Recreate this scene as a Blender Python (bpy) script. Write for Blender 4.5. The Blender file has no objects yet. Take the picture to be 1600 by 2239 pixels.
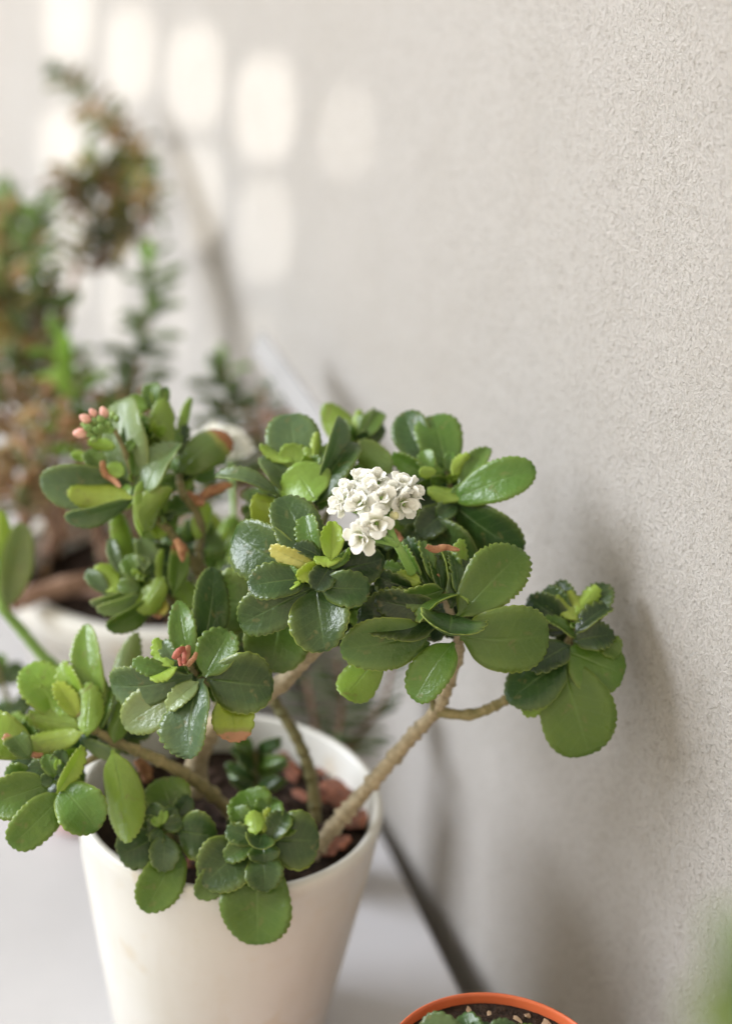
import bpy, bmesh, math, random
import numpy as np
from mathutils import Vector, Matrix

random.seed(7)
rng = np.random.default_rng(7)
SC = bpy.context.scene
COL = SC.collection
R = math.radians

# ------------------------------------------------------------------ camera
IW, IH, FPX = 1600.0, 2239.0, 3600.0
YAW, PITCH, ROLL = R(25.0), R(25.4), R(5.0)
CAM = Vector((0, 0, 0.800))
FOCUS = 0.885
fwd = Vector((math.sin(YAW)*math.cos(PITCH), math.cos(YAW)*math.cos(PITCH), -math.sin(PITCH)))
r0 = Vector((math.cos(YAW), -math.sin(YAW), 0))
u0 = r0.cross(fwd)
rgt = r0*math.cos(ROLL) + u0*math.sin(ROLL)
upv = u0*math.cos(ROLL) - r0*math.sin(ROLL)
cam_d = bpy.data.cameras.new('camera')
cam = bpy.data.objects.new('camera', cam_d)
COL.objects.link(cam)
cam.matrix_world = Matrix(((rgt.x, upv.x, -fwd.x, CAM.x), (rgt.y, upv.y, -fwd.y, CAM.y),
                           (rgt.z, upv.z, -fwd.z, CAM.z), (0, 0, 0, 1)))
cam_d.sensor_fit = 'VERTICAL'
cam_d.sensor_height = 36.0
cam_d.lens = FPX/IH*36.0
cam_d.clip_start = 0.02
cam_d.clip_end = 60
cam_d.dof.use_dof = True
cam_d.dof.focus_distance = FOCUS
cam_d.dof.aperture_fstop = 2.4
cam_d.dof.aperture_blades = 0
SC.camera = cam

# ------------------------------------------------------------------ light
world = bpy.data.worlds.new('World')
SC.world = world
world.use_nodes = True
bg = world.node_tree.nodes['Background']
bg.inputs['Color'].default_value = (1.0, 0.935, 0.765, 1)
bg.inputs['Strength'].default_value = 0.95

SUN_TO = Vector((-0.52, -0.74, 0.43)).normalized()      # towards the sun: behind the camera, high left
sun_d = bpy.data.lights.new('sun', 'SUN')
sun_d.energy = 5.0
sun_d.angle = R(0.45)
sun_d.color = (1.0, 0.96, 0.9)
sun = bpy.data.objects.new('sun', sun_d)
sun.rotation_euler = SUN_TO.to_track_quat('Z', 'Y').to_euler()
COL.objects.link(sun)

key_d = bpy.data.lights.new('open_side_daylight', 'AREA')   # daylight entering through the open side on the left
key_d.shape = 'RECTANGLE'
key_d.size, key_d.size_y = 4.2, 3.0
key_d.energy = 1020
key_d.color = (0.87, 0.91, 1.0)
key = bpy.data.objects.new('open_side_daylight', key_d)
key.location = (-5.6, 3.6, 3.5)
key.rotation_euler = Vector((-1, 1.5, 0.55)).to_track_quat('Z', 'Y').to_euler()
COL.objects.link(key)

SC.view_settings.view_transform = 'Standard'
SC.view_settings.look = 'None'
SC.view_settings.exposure = 0.12
SC.view_settings.gamma = 1.0
SC.view_settings.use_curve_mapping = False
SC.cycles.use_denoising = True
SC.cycles.max_bounces = 6
SC.cycles.diffuse_bounces = 4
SC.cycles.glossy_bounces = 3
SC.cycles.use_adaptive_sampling = True
SC.cycles.adaptive_threshold = 0.02
SC.cycles.transmission_bounces = 6
SC.cycles.sample_clamp_indirect = 6.0

# ------------------------------------------------------------------ helpers
def P(px, py, d):
    return CAM + fwd*d + rgt*((px-IW/2)/FPX*d) + upv*((IH/2-py)/FPX*d)
def ray(px, py):
    return fwd + rgt*((px-IW/2)/FPX) + upv*((IH/2-py)/FPX)
def hit_z(px, py, z):
    v = ray(px, py); t = (z-CAM.z)/v.z
    return CAM + v*t
def hit_x(px, py, x):
    v = ray(px, py); t = (x-CAM.x)/v.x
    return CAM + v*t
def pxm(d):                      # metres per photo pixel at depth d
    return d/FPX

def link(o, parent=None):
    COL.objects.link(o)
    if parent is not None:
        o.parent = parent
    return o
def tag(o, label=None, cat=None, group=None, kind=None):
    if label: o['label'] = label
    if cat: o['category'] = cat
    if group: o['group'] = group
    if kind: o['kind'] = kind
    return o
def empty(name, loc=(0, 0, 0)):
    o = bpy.data.objects.new(name, None)
    o.empty_display_size = 0.02
    COL.objects.link(o)
    return o                      # kept at the origin: parts carry world coordinates
def mesh_obj(name, verts, faces, mat, parent=None, smooth=True):
    me = bpy.data.meshes.new(name)
    me.from_pydata([tuple(v) for v in verts], [], faces)
    if smooth:
        me.polygons.foreach_set('use_smooth', [True]*len(me.polygons))
    if mat: me.materials.append(mat)
    me.update()
    o = bpy.data.objects.new(name, me)
    return link(o, parent)

# ------------------------------------------------------------------ materials
class NT:
    def __init__(self, name):
        self.m = bpy.data.materials.new(name)
        self.m.use_nodes = True
        self.t = self.m.node_tree
        self.b = self.t.nodes['Principled BSDF']
        self.out = self.t.nodes['Material Output']
    def n(self, typ, **kw):
        nd = self.t.nodes.new(typ)
        for k, v in kw.items():
            if k.startswith('i_'):
                nd.inputs[k[2:].replace('_', ' ')].default_value = v
            else:
                setattr(nd, k, v)
        return nd
    def l(self, a, b):
        self.t.links.new(a, b)
    def ramp(self, fac, stops, interp='LINEAR'):
        r = self.n('ShaderNodeValToRGB')
        r.color_ramp.interpolation = interp
        el = r.color_ramp.elements
        while len(el) < len(stops): el.new(0.5)
        for e, (p, c) in zip(el, stops):
            e.position = p
            e.color = (c[0], c[1], c[2], 1) if not isinstance(c, (int, float)) else (c, c, c, 1)
        self.l(fac, r.inputs[0])
        return r.outputs[0]
    def mix(self, fac, a, b, blend='MIX'):
        m = self.n('ShaderNodeMix', data_type='RGBA', blend_type=blend)
        for sock, v in ((m.inputs[0], fac), (m.inputs[6], a), (m.inputs[7], b)):
            if hasattr(v, 'is_output') or isinstance(v, bpy.types.NodeSocket):
                self.l(v, sock)
            elif isinstance(v, (int, float)):
                sock.default_value = v
            else:
                sock.default_value = (v[0], v[1], v[2], 1)
        return m.outputs[2]
    def math(self, op, a, b=0.0, clamp=False):
        m = self.n('ShaderNodeMath', operation=op, use_clamp=clamp)
        for sock, v in ((m.inputs[0], a), (m.inputs[1], b)):
            if isinstance(v, bpy.types.NodeSocket): self.l(v, sock)
            else: sock.default_value = v
        return m.outputs[0]
    def noise(self, scale, detail=3.0, rough=0.55, coord='Object', dist=0.0):
        tc = self.n('ShaderNodeTexCoord')
        nz = self.n('ShaderNodeTexNoise')
        nz.inputs['Scale'].default_value = scale
        nz.inputs['Detail'].default_value = detail
        nz.inputs['Roughness'].default_value = rough
        nz.inputs['Distortion'].default_value = dist
        self.l(tc.outputs[coord], nz.inputs['Vector'])
        return nz.outputs['Fac']
    def bump(self, height, strength=0.3, dist=0.001, prev=None):
        b = self.n('ShaderNodeBump')
        b.inputs['Strength'].default_value = strength
        b.inputs['Distance'].default_value = dist
        self.l(height, b.inputs['Height'])
        if prev is not None: self.l(prev, b.inputs['Normal'])
        return b.outputs['Normal']
    def set(self, **kw):
        for k, v in kw.items():
            s = self.b.inputs[k.replace('_', ' ')]
            if isinstance(v, bpy.types.NodeSocket): self.l(v, s)
            else: s.default_value = v if isinstance(v, (int, float)) else (*v, 1) if len(v) == 3 else v
        return self

def leaf_material(name, tipcol=None, tipstart=0.78):
    g = NT(name)
    oi = g.n('ShaderNodeObjectInfo')
    s = g.n('ShaderNodeAttribute', attribute_name='leaf_s').outputs['Fac']
    a = g.n('ShaderNodeAttribute', attribute_name='leaf_a').outputs['Fac']
    side = g.n('ShaderNodeAttribute', attribute_name='leaf_side').outputs['Fac']
    base = oi.outputs['Color']
    # mottling of the blade itself
    n1 = g.noise(70, 4, 0.6)
    c = g.mix(g.math('MULTIPLY', g.ramp(n1, [(0.35, 0), (0.7, 1)]), 0.45), base, g.mix(1.0, base, (1.5, 1.3, 1.0), 'MULTIPLY'))
    n2 = g.noise(1400, 2, 0.6)
    c = g.mix(g.math('MULTIPLY', g.ramp(n2, [(0.58, 0), (0.72, 1)]), 0.13), c, (0.20, 0.27, 0.13))
    # lower side paler
    c = g.mix(g.math('MULTIPLY', side, 0.45), c, g.mix(0.5, g.mix(1.0, base, (1.7, 1.5, 1.1), 'MULTIPLY'), (0.20, 0.27, 0.08)))
    # midrib
    mid = g.math('SUBTRACT', 1.0, g.math('MULTIPLY', s, 14.0), clamp=True)
    mid = g.math('MULTIPLY', mid, g.math('SUBTRACT', 1.0, a))
    c = g.mix(g.math('MULTIPLY', mid, 0.5), c, (0.22, 0.33, 0.10))
    # side veins, faint
    vein = g.n('ShaderNodeTexWave', wave_type='BANDS', bands_direction='X')
    cb = g.n('ShaderNodeCombineXYZ')
    g.l(g.math('SUBTRACT', a, g.math('MULTIPLY', s, 0.22)), cb.inputs[0])
    g.l(cb.outputs[0], vein.inputs['Vector'])
    vein.inputs['Scale'].default_value = 2.2
    vein.inputs['Distortion'].default_value = 0.6
    vn = g.ramp(vein.outputs['Fac'], [(0.9, 0), (1.0, 1)])
    c = g.mix(g.math('MULTIPLY', vn, 0.10), c, (0.16, 0.26, 0.08))
    # pale yellow-green margin
    rimf = g.ramp(g.math('ADD', s, g.math('MULTIPLY', g.math('SUBTRACT', n1, 0.5), 0.12)), [(0.55, 0), (0.86, 0.22), (0.955, 0.35), (0.985, 1)])
    rimf = g.math('MULTIPLY', rimf, oi.outputs['Alpha'])
    c = g.mix(rimf, c, (0.27, 0.34, 0.07))
    if tipcol:
        tn = g.math('ADD', a, g.math('MULTIPLY', g.math('SUBTRACT', n1, 0.5), 0.25))
        c = g.mix(g.ramp(tn, [(tipstart-0.10, 0), (tipstart-.02, 1)]), c, (0.27, 0.28, 0.06))
        c = g.mix(g.ramp(tn, [(tipstart, 0), (tipstart+0.03, 1)]), c, tipcol)
    nb = g.noise(55, 2, 0.5, dist=1.0)
    c = g.mix(g.math('MULTIPLY', g.ramp(nb, [(0.70, 0), (0.76, 1)]), 0.45), c, (0.20, 0.17, 0.06))
    bm = g.bump(n2, 0.10, 0.0006)
    bm = g.bump(g.noise(230, 3, 0.6), 0.28, 0.003, bm)
    bm = g.bump(vn, 0.05, 0.001, bm)
    bm = g.bump(mid, 0.5, -0.0012, bm)
    rough = g.math('ADD', 0.20, g.math('MULTIPLY', g.noise(45, 3), 0.2))
    g.set(Base_Color=c, Roughness=rough, Normal=bm)
    g.b.inputs['Specular IOR Level'].default_value = 0.52
    tr = g.n('ShaderNodeBsdfTranslucent')
    g.l(g.mix(1.0, c, (1.9, 1.9, 0.9), 'MULTIPLY'), tr.inputs['Color'])
    mx = g.n('ShaderNodeMixShader')
    mx.inputs[0].default_value = 0.30
    g.l(g.b.outputs[0], mx.inputs[1]); g.l(tr.outputs[0], mx.inputs[2])
    g.l(mx.outputs[0], g.out.inputs['Surface'])
    return g.m

M = {}
M['leaf'] = leaf_material('waxy_leaf')
M['leaf_brown'] = leaf_material('waxy_leaf_scorched_tip', (0.30, 0.13, 0.045), 0.80)
M['leaf_orange'] = leaf_material('waxy_leaf_yellowing_tip', (0.42, 0.22, 0.12), 0.84)

def simple(name, c1, c2, scale=60, rough=0.6, bump=0.3, bdist=0.002, spec=0.4, detail=4):
    g = NT(name)
    n = g.noise(scale, detail, 0.6)
    g.set(Base_Color=g.ramp(n, [(0.3, c1), (0.7, c2)]), Roughness=rough, Normal=g.bump(n, bump, bdist))
    g.b.inputs['Specular IOR Level'].default_value = spec
    return g.m
M['stem'] = simple('green_brown_stem', (0.17, 0.155, 0.06), (0.33, 0.27, 0.13), 170, 0.6, 0.5, 0.0015)
M['stem_tan'] = simple('tan_woody_stem', (0.22, 0.18, 0.10), (0.46, 0.38, 0.25), 200, 0.65, 0.5, 0.0015)
M['stem_dark'] = simple('dark_young_stem', (0.10, 0.10, 0.035), (0.20, 0.17, 0.07), 150, 0.55, 0.5, 0.0015)
M['stem_green'] = simple('green_flower_stalk', (0.16, 0.30, 0.06), (0.24, 0.38, 0.10), 120, 0.5, 0.2, 0.001)
M['woody'] = simple('brown_woody_stem', (0.14, 0.075, 0.045), (0.30, 0.19, 0.13), 90, 0.7, 0.6, 0.003)
M['withered'] = simple('withered_leaf', (0.24, 0.10, 0.05), (0.46, 0.25, 0.13), 260, 0.7, 0.6, 0.002)
M['calyx_red'] = simple('dried_red_calyx', (0.28, 0.05, 0.03), (0.42, 0.17, 0.12), 160, 0.6, 0.5, 0.002)
M['soil'] = simple('dark_potting_soil', (0.010, 0.006, 0.004), (0.055, 0.032, 0.02), 220, 0.9, 1.0, 0.006, 0.2, 8)
M['woody_dark'] = simple('dark_bark', (0.02, 0.012, 0.008), (0.10, 0.055, 0.035), 150, 0.85, 0.8, 0.003)
M['chip'] = simple('red_brown_bark', (0.07, 0.028, 0.018), (0.36, 0.13, 0.07), 110, 0.75, 0.7, 0.003)
M['bud_pink'] = simple('pink_bud', (0.58, 0.24, 0.21), (0.74, 0.48, 0.38), 170, 0.5, 0.1, 0.001)
M['bud_green'] = simple('green_bud', (0.12, 0.22, 0.05), (0.24, 0.34, 0.10), 150, 0.5, 0.1, 0.001)

g = NT('white_petal')
a_ = g.n('ShaderNodeAttribute', attribute_name='leaf_a').outputs['Fac']
g.set(Base_Color=g.ramp(a_, [(0.0, (0.62, 0.68, 0.22)), (0.35, (0.85, 0.85, 0.66)), (0.6, (0.97, 0.965, 0.93)), (1.0, (0.97, 0.965, 0.94))]),
      Roughness=0.5, Normal=g.bump(g.noise(400, 3), 0.2, 0.001))
tr = g.n('ShaderNodeBsdfTranslucent'); tr.inputs['Color'].default_value = (1, 1, 0.94, 1)
mx = g.n('ShaderNodeMixShader'); mx.inputs[0].default_value = 0.62
g.l(g.b.outputs[0], mx.inputs[1]); g.l(tr.outputs[0], mx.inputs[2]); g.l(mx.outputs[0], g.out.inputs['Surface'])
M['petal'] = g.m

g = NT('stucco_plaster')
n1 = g.noise(3.0, 4, 0.6); n2 = g.noise(420, 5, 0.72); n3 = g.noise(120, 4, 0.55)
cc = g.ramp(n1, [(0.25, (0.610, 0.580, 0.535)), (0.75, (0.660, 0.635, 0.598))])
cc = g.mix(g.math('MULTIPLY', g.ramp(n2, [(0.36, 1), (0.46, 0)]), 0.30), cc, (0.33, 0.295, 0.235))  # hollows of the fine grain also shaded by darker colour
n4 = g.noise(250, 3, 0.6)
cc = g.mix(g.math('MULTIPLY', g.ramp(n4, [(0.38, 1), (0.47, 0)]), 0.20), cc, (0.34, 0.30, 0.24))  # coarser hollows given the same painted shade
cc = g.mix(g.math('MULTIPLY', g.ramp(g.noise(14, 5, .7), [(0.5, 0), (0.72, 1)]), 0.10), cc, (0.42, 0.375, 0.30))
bm = g.bump(n3, 0.22, 0.0035)
bm = g.bump(n4, 0.8, 0.0050, bm)
bm = g.bump(n2, 1.0, 0.0050, bm)
g.set(Base_Color=cc, Roughness=0.9, Normal=bm)
g.b.inputs['Specular IOR Level'].default_value = 0.2
M['wall'] = g.m

g = NT('white_glazed_pot')
n1 = g.noise(9, 4, 0.6); n2 = g.noise(55, 5, 0.7)
cc = g.ramp(n1, [(0.3, (0.58, 0.57, 0.515)), (0.75, (0.635, 0.63, 0.60))])
cc = g.mix(g.math('MULTIPLY', g.ramp(n2, [(0.55, 0), (0.75, 1)]), 0.25), cc, (0.55, 0.47, 0.34))
cc = g.mix(g.math('MULTIPLY', g.ramp(g.noise(22, 3, .5, dist=.6), [(0.60, 0), (0.68, 1)]), 0.42), cc, (0.52, 0.43, 0.29))
tc_ = g.n('ShaderNodeTexCoord'); mp_ = g.n('ShaderNodeMapping'); mp_.inputs['Scale'].default_value = (55, 55, 5)
g.l(tc_.outputs['Object'], mp_.inputs['Vector'])
ns_ = g.n('ShaderNodeTexNoise'); ns_.inputs['Scale'].default_value = 1.0; ns_.inputs['Detail'].default_value = 4.0
g.l(mp_.outputs[0], ns_.inputs['Vector'])
cc = g.mix(g.math('MULTIPLY', g.ramp(ns_.outputs['Fac'], [(0.48, 0), (0.70, 1)]), 0.28), cc, (0.52, 0.49, 0.42))
g.set(Base_Color=cc, Roughness=0.42, Normal=g.bump(n2, 0.05, 0.001))
M['pot'] = g.m
g = NT('white_table_laminate')
n1 = g.noise(5, 4, 0.6); n2 = g.noise(90, 4, 0.7)
cc = g.ramp(n1, [(0.3, (0.415, 0.41, 0.42)), (0.7, (0.47, 0.465, 0.475))])
cc = g.mix(g.math('MULTIPLY', g.ramp(n2, [(0.6, 0), (0.8, 1)]), 0.15), cc, (0.5, 0.46, 0.40))
g.set(Base_Color=cc, Roughness=0.38, Normal=g.bump(n2, 0.04, 0.001))
M['table'] = g.m
M['floor'] = simple('warm_bounce_floor', (0.40, 0.27, 0.16), (0.50, 0.35, 0.22), 12, 0.7, 0.2, 0.003)  # floor toned warm to tint the light it throws back
M['orange'] = simple('orange_plastic', (0.50, 0.10, 0.035), (0.58, 0.14, 0.05), 30, 0.4, 0.05, 0.001)
M['pink'] = simple('pale_pink_plastic', (0.74, 0.52, 0.52), (0.78, 0.58, 0.58), 30, 0.45, 0.05, 0.001)
M['terracotta'] = simple('terracotta', (0.40, 0.17, 0.09), (0.50, 0.24, 0.14), 30, 0.8, 0.1, 0.001)
M['gravel'] = simple('tan_gravel', (0.22, 0.13, 0.07), (0.48, 0.36, 0.24), 80, 0.8, 0.3, 0.002)
M['acrylic'] = simple('glossy_pale_plastic', (0.24, 0.24, 0.245), (0.30, 0.30, 0.305), 20, 0.15, 0.02, 0.001, 0.6)
M['screen'] = simple('sand_coloured_screen', (0.62, 0.53, 0.40), (0.68, 0.60, 0.47), 20, 0.8, 0.2, 0.002)  # warm tone chosen to tint the light this unseen screen bounces

# ------------------------------------------------------------------ setting
XW = 0.505                                           # wall plane
TABLE_Z = 0.0

def prism(name, poly, z0, z1, mat, parent=None, bevel=0.002):
    bm = bmesh.new()
    vs = [bm.verts.new((x, y, z1)) for x, y in poly]
    f = bm.faces.new(vs)
    bm.normal_update()
    if f.normal.z < 0: f.normal_flip()
    r = bmesh.ops.extrude_face_region(bm, geom=[f])
    vv = [e for e in r['geom'] if isinstance(e, bmesh.types.BMVert)]
    bmesh.ops.translate(bm, verts=vv, vec=(0, 0, z0-z1))
    bmesh.ops.recalc_face_normals(bm, faces=bm.faces)
    if bevel:
        bmesh.ops.bevel(bm, geom=[e for e in bm.edges], offset=bevel, segments=2, affect='EDGES', profile=0.5)
    me = bpy.data.meshes.new(name); bm.to_mesh(me); bm.free()
    me.materials.append(mat)
    return link(bpy.data.objects.new(name, me), parent)

wall = mesh_obj('wall', [(XW, -2.2, -0.75), (XW, 6.0, -0.75), (XW, 6.0, 2.6), (XW, -2.2, 2.6),
                         (XW+0.15, -2.2, -0.75), (XW+0.15, 6.0, -0.75), (XW+0.15, 6.0, 2.6), (XW+0.15, -2.2, 2.6)],
                [(0, 1, 2, 3), (7, 6, 5, 4), (0, 3, 7, 4), (1, 5, 6, 2), (3, 2, 6, 7), (0, 4, 5, 1)], M['wall'], smooth=False)
tag(wall, kind='structure')
floor = mesh_obj('floor', [(-4, -3, -0.75), (XW, -3, -0.75), (XW, 6, -0.75), (-4, 6, -0.75)], [(0, 1, 2, 3)], M['floor'], smooth=False)
tag(floor, kind='structure')

# table top: its edge runs a little askew to the wall
e1 = hit_z(1012, 2180, 0.0); e2 = hit_z(838, 1830, 0.0)
ed = (e2-e1); ed.z = 0; ed.normalize()
def on_edge(x):                                       # point of the edge line at a given x
    t = (x-e1.x)/ed.x
    return (x, e1.y+ed.y*t)
near = (e1.x-ed.x*0.75, e1.y-ed.y*0.75)
tch = on_edge(XW-0.006)
lft = Vector((-ed.y, ed.x))
s1 = hit_z(-4, 2105, 0.0); s2 = hit_z(34, 2239, 0.0)
def offs(p, w): return (p[0]+lft.x*w, p[1]+lft.y*w)
w1 = (Vector((s2.x-e1.x, s2.y-e1.y))).dot(lft)        # distance of the seam from the edge
far = (tch[0]+ed.x*1.6, tch[1]+ed.y*1.6)
table = tag(empty('solid_table'), 'white table with a narrow seam, made solid to darken the gap beside the stucco wall', 'solid_table')  # table body filled solid down to the floor to darken the wall gap
prism('solid_table_slab', [near, tch, (XW-0.006, far[1]), offs((XW-0.006-0.0, far[1]), w1-0.002), offs(near, w1-0.002)], -0.745, 0.0, M['table'], table)
prism('solid_table_slab', [offs(near, w1+0.002), offs((XW-0.006, far[1]), w1+0.002), offs((XW-0.006, far[1]), w1+0.7), offs(near, w1+0.7)], -0.745, 0.0, M['table'], table)
# unseen screen added behind the viewer; its holes are shaped to cast the sun patches
SCR_Y = -0.70
spots = [(150, 42, 50, 95, 1), (285, 118, 50, 98, 1), (425, 172, 58, 110, 1), (580, 238, 60, 108, 1), (757, 292, 58, 90, .62),
         (140, 320, 48, 80, 1), (285, 385, 50, 98, 1), (425, 432, 57, 106, 1), (578, 505, 57, 102, .8), (757, 560, 54, 80, .34),
         (140, 590, 48, 90, 1), (285, 650, 50, 95, 1), (425, 690, 54, 98, .7), (562, 765, 46, 80, .6), (280, 900, 50, 80, .7), (420, 930, 45, 80, .4)]
bm = bmesh.new()
loops = []
def to_screen(p):
    t = (SCR_Y-p.y)/SUN_TO.y
    return p + SUN_TO*t
for cx, cy, rx, ry, k in spots:
    def edge_pt(an):
        c_, s_ = math.cos(an), math.sin(an)
        sq = 0.72
        return (1.12*rx*math.copysign(abs(c_)**sq, c_), 1.1*ry*math.copysign(abs(s_)**sq, s_))
    if k >= 1:
        loops.append([to_screen(hit_x(cx+edge_pt(2*math.pi*i/28)[0], cy+edge_pt(2*math.pi*i/28)[1], XW)) for i in range(28)])
    else:                                             # hole cut into thin slits, added to dim this sun patch
        n = 11
        for m in range(n):
            yc = (m+0.5)/n*2-1
            hw = 1.12*rx*(1-abs(yc)**2.8)**(1/2.8)
            hh = ry*1.1/n*k
            y0 = cy+yc*1.1*ry
            loops.append([to_screen(hit_x(cx+a_*hw, y0+b_*hh, XW)) for a_, b_ in ((-1, -1), (1, -1), (1, 1), (-1, 1))])
ax = [p.x for l in loops for p in l]; az = [p.z for l in loops for p in l]
X0, X1, Z0, Z1 = min(ax)-1.0, max(ax)+1.1, min(az)-2.2, max(az)+0.5
scr_c = (X0, X1, Z0, Z1)
loops.append([Vector((X0, SCR_Y, Z0)), Vector((X1, SCR_Y, Z0)), Vector((X1, SCR_Y, Z1)), Vector((X0, SCR_Y, Z1))])
edges = []
for pts in loops:
    vs = [bm.verts.new(p) for p in pts]
    for i in range(len(vs)):
        edges.append(bm.edges.new((vs[i], vs[(i+1) % len(vs)])))
bmesh.ops.triangle_fill(bm, edges=edges, use_beauty=True, use_dissolve=False)
me = bpy.data.meshes.new('unseen_sun_screen'); bm.to_mesh(me); bm.free(); me.materials.append(M['screen'])
scr = link(bpy.data.objects.new('unseen_sun_screen', me))
tag(scr, 'unseen sand coloured screen added to cast oval sun patches through its holes', 'screen')
sm = scr.modifiers.new('thickness', 'SOLIDIFY'); sm.thickness = 0.006; sm.offset = 0

# ------------------------------------------------------------------ generic builders
def catmull(pts, rads, per=8):
    pts = [Vector(p) for p in pts]
    if len(pts) == 2: per = max(per, 4)
    out, ro = [], []
    n = len(pts)
    for i in range(n-1):
        p0 = pts[max(i-1, 0)]; p1 = pts[i]; p2 = pts[i+1]; p3 = pts[min(i+2, n-1)]
        for j in range(per):
            t = j/per
            out.append(0.5*((2*p1)+(p2-p0)*t+(2*p0-5*p1+4*p2-p3)*t*t+(3*p1-p0-3*p2+p3)*t**3))
            ro.append(rads[i]*(1-t)+rads[i+1]*t)
    out.append(pts[-1]); ro.append(rads[-1])
    return out, ro

def tube(name, pts, rads, mat, parent=None, seg=12, per=10, nodes=0.0, node_gap=0.012, wob=0.04, seed=0):
    rs = random.Random(seed+len(pts))
    c, r = catmull(pts, rads, per)
    verts, faces = [], []
    ref = Vector((0.3, 0.2, 1)).normalized()
    acc = 0.0
    phase = rs.uniform(0, 1)
    for i, p in enumerate(c):
        tan = (c[min(i+1, len(c)-1)]-c[max(i-1, 0)]).normalized()
        a = tan.cross(ref)
        if a.length < 1e-4: a = tan.cross(Vector((1, 0, 0)))
        a.normalize(); b = tan.cross(a)
        ref = b.cross(tan) if False else ref
        if i: acc += (c[i]-c[i-1]).length
        f = 1.0
        if nodes:
            x = (acc/node_gap+phase+.35*math.sin(acc/node_gap*1.7)) % 1.0
            ni = int(acc/node_gap+phase+.35*math.sin(acc/node_gap*1.7))
            f += nodes*(0.35+1.1*((ni*0.618+seed*.37) % 1.0))*(max(0, 1-abs(x-0.5)/0.2)-.25*math.sin(6.28*x))
        for k in range(seg):
            an = 2*math.pi*k/seg
            rr = r[i]*f*(1+rs.uniform(-wob, wob))
            verts.append(p+a*(math.cos(an)*rr)+b*(math.sin(an)*rr))
    n = len(c)
    for i in range(n-1):
        for k in range(seg):
            faces.append((i*seg+k, i*seg+(k+1) % seg, (i+1)*seg+(k+1) % seg, (i+1)*seg+k))
    faces.append(tuple(range(seg))[::-1]); faces.append(tuple((n-1)*seg+k for k in range(seg)))
    return mesh_obj(name, verts, faces, mat, parent)

def stem_px(name, pts, mat, parent, w0, w1, nodes=0.14, gap=0.010, seed=0):
    """pts: (px, py, depth); w in photo pixels"""
    n = len(pts)
    w = [w0+(w1-w0)*i/(n-1) for i in range(n)]
    return tube(name, [P(*p) for p in pts], [w[i]*pxm(pts[i][2])/2 for i in range(n)], mat, parent, nodes=nodes*2.0, node_gap=gap, seed=seed, per=36, wob=.05)

def lathe(name, prof, center, mat, parent=None, seg=72, axis=None, closed_top=False):
    verts, faces = [], []
    for r, z in prof:
        for k in range(seg):
            an = 2*math.pi*k/seg
            verts.append(Vector((r*math.cos(an), r*math.sin(an), z)))
    for i in range(len(prof)-1):
        for k in range(seg):
            faces.append((i*seg+k, i*seg+(k+1) % seg, (i+1)*seg+(k+1) % seg, (i+1)*seg+k))
    faces.append(tuple(range(seg))[::-1])
    faces.append(tuple((len(prof)-1)*seg+k for k in range(seg)))
    if axis is not None:
        q = Vector((0, 0, 1)).rotation_difference(axis)
        verts = [q @ v for v in verts]
    verts = [v+Vector(center) for v in verts]
    return mesh_obj(name, verts, faces, mat, parent)

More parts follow.
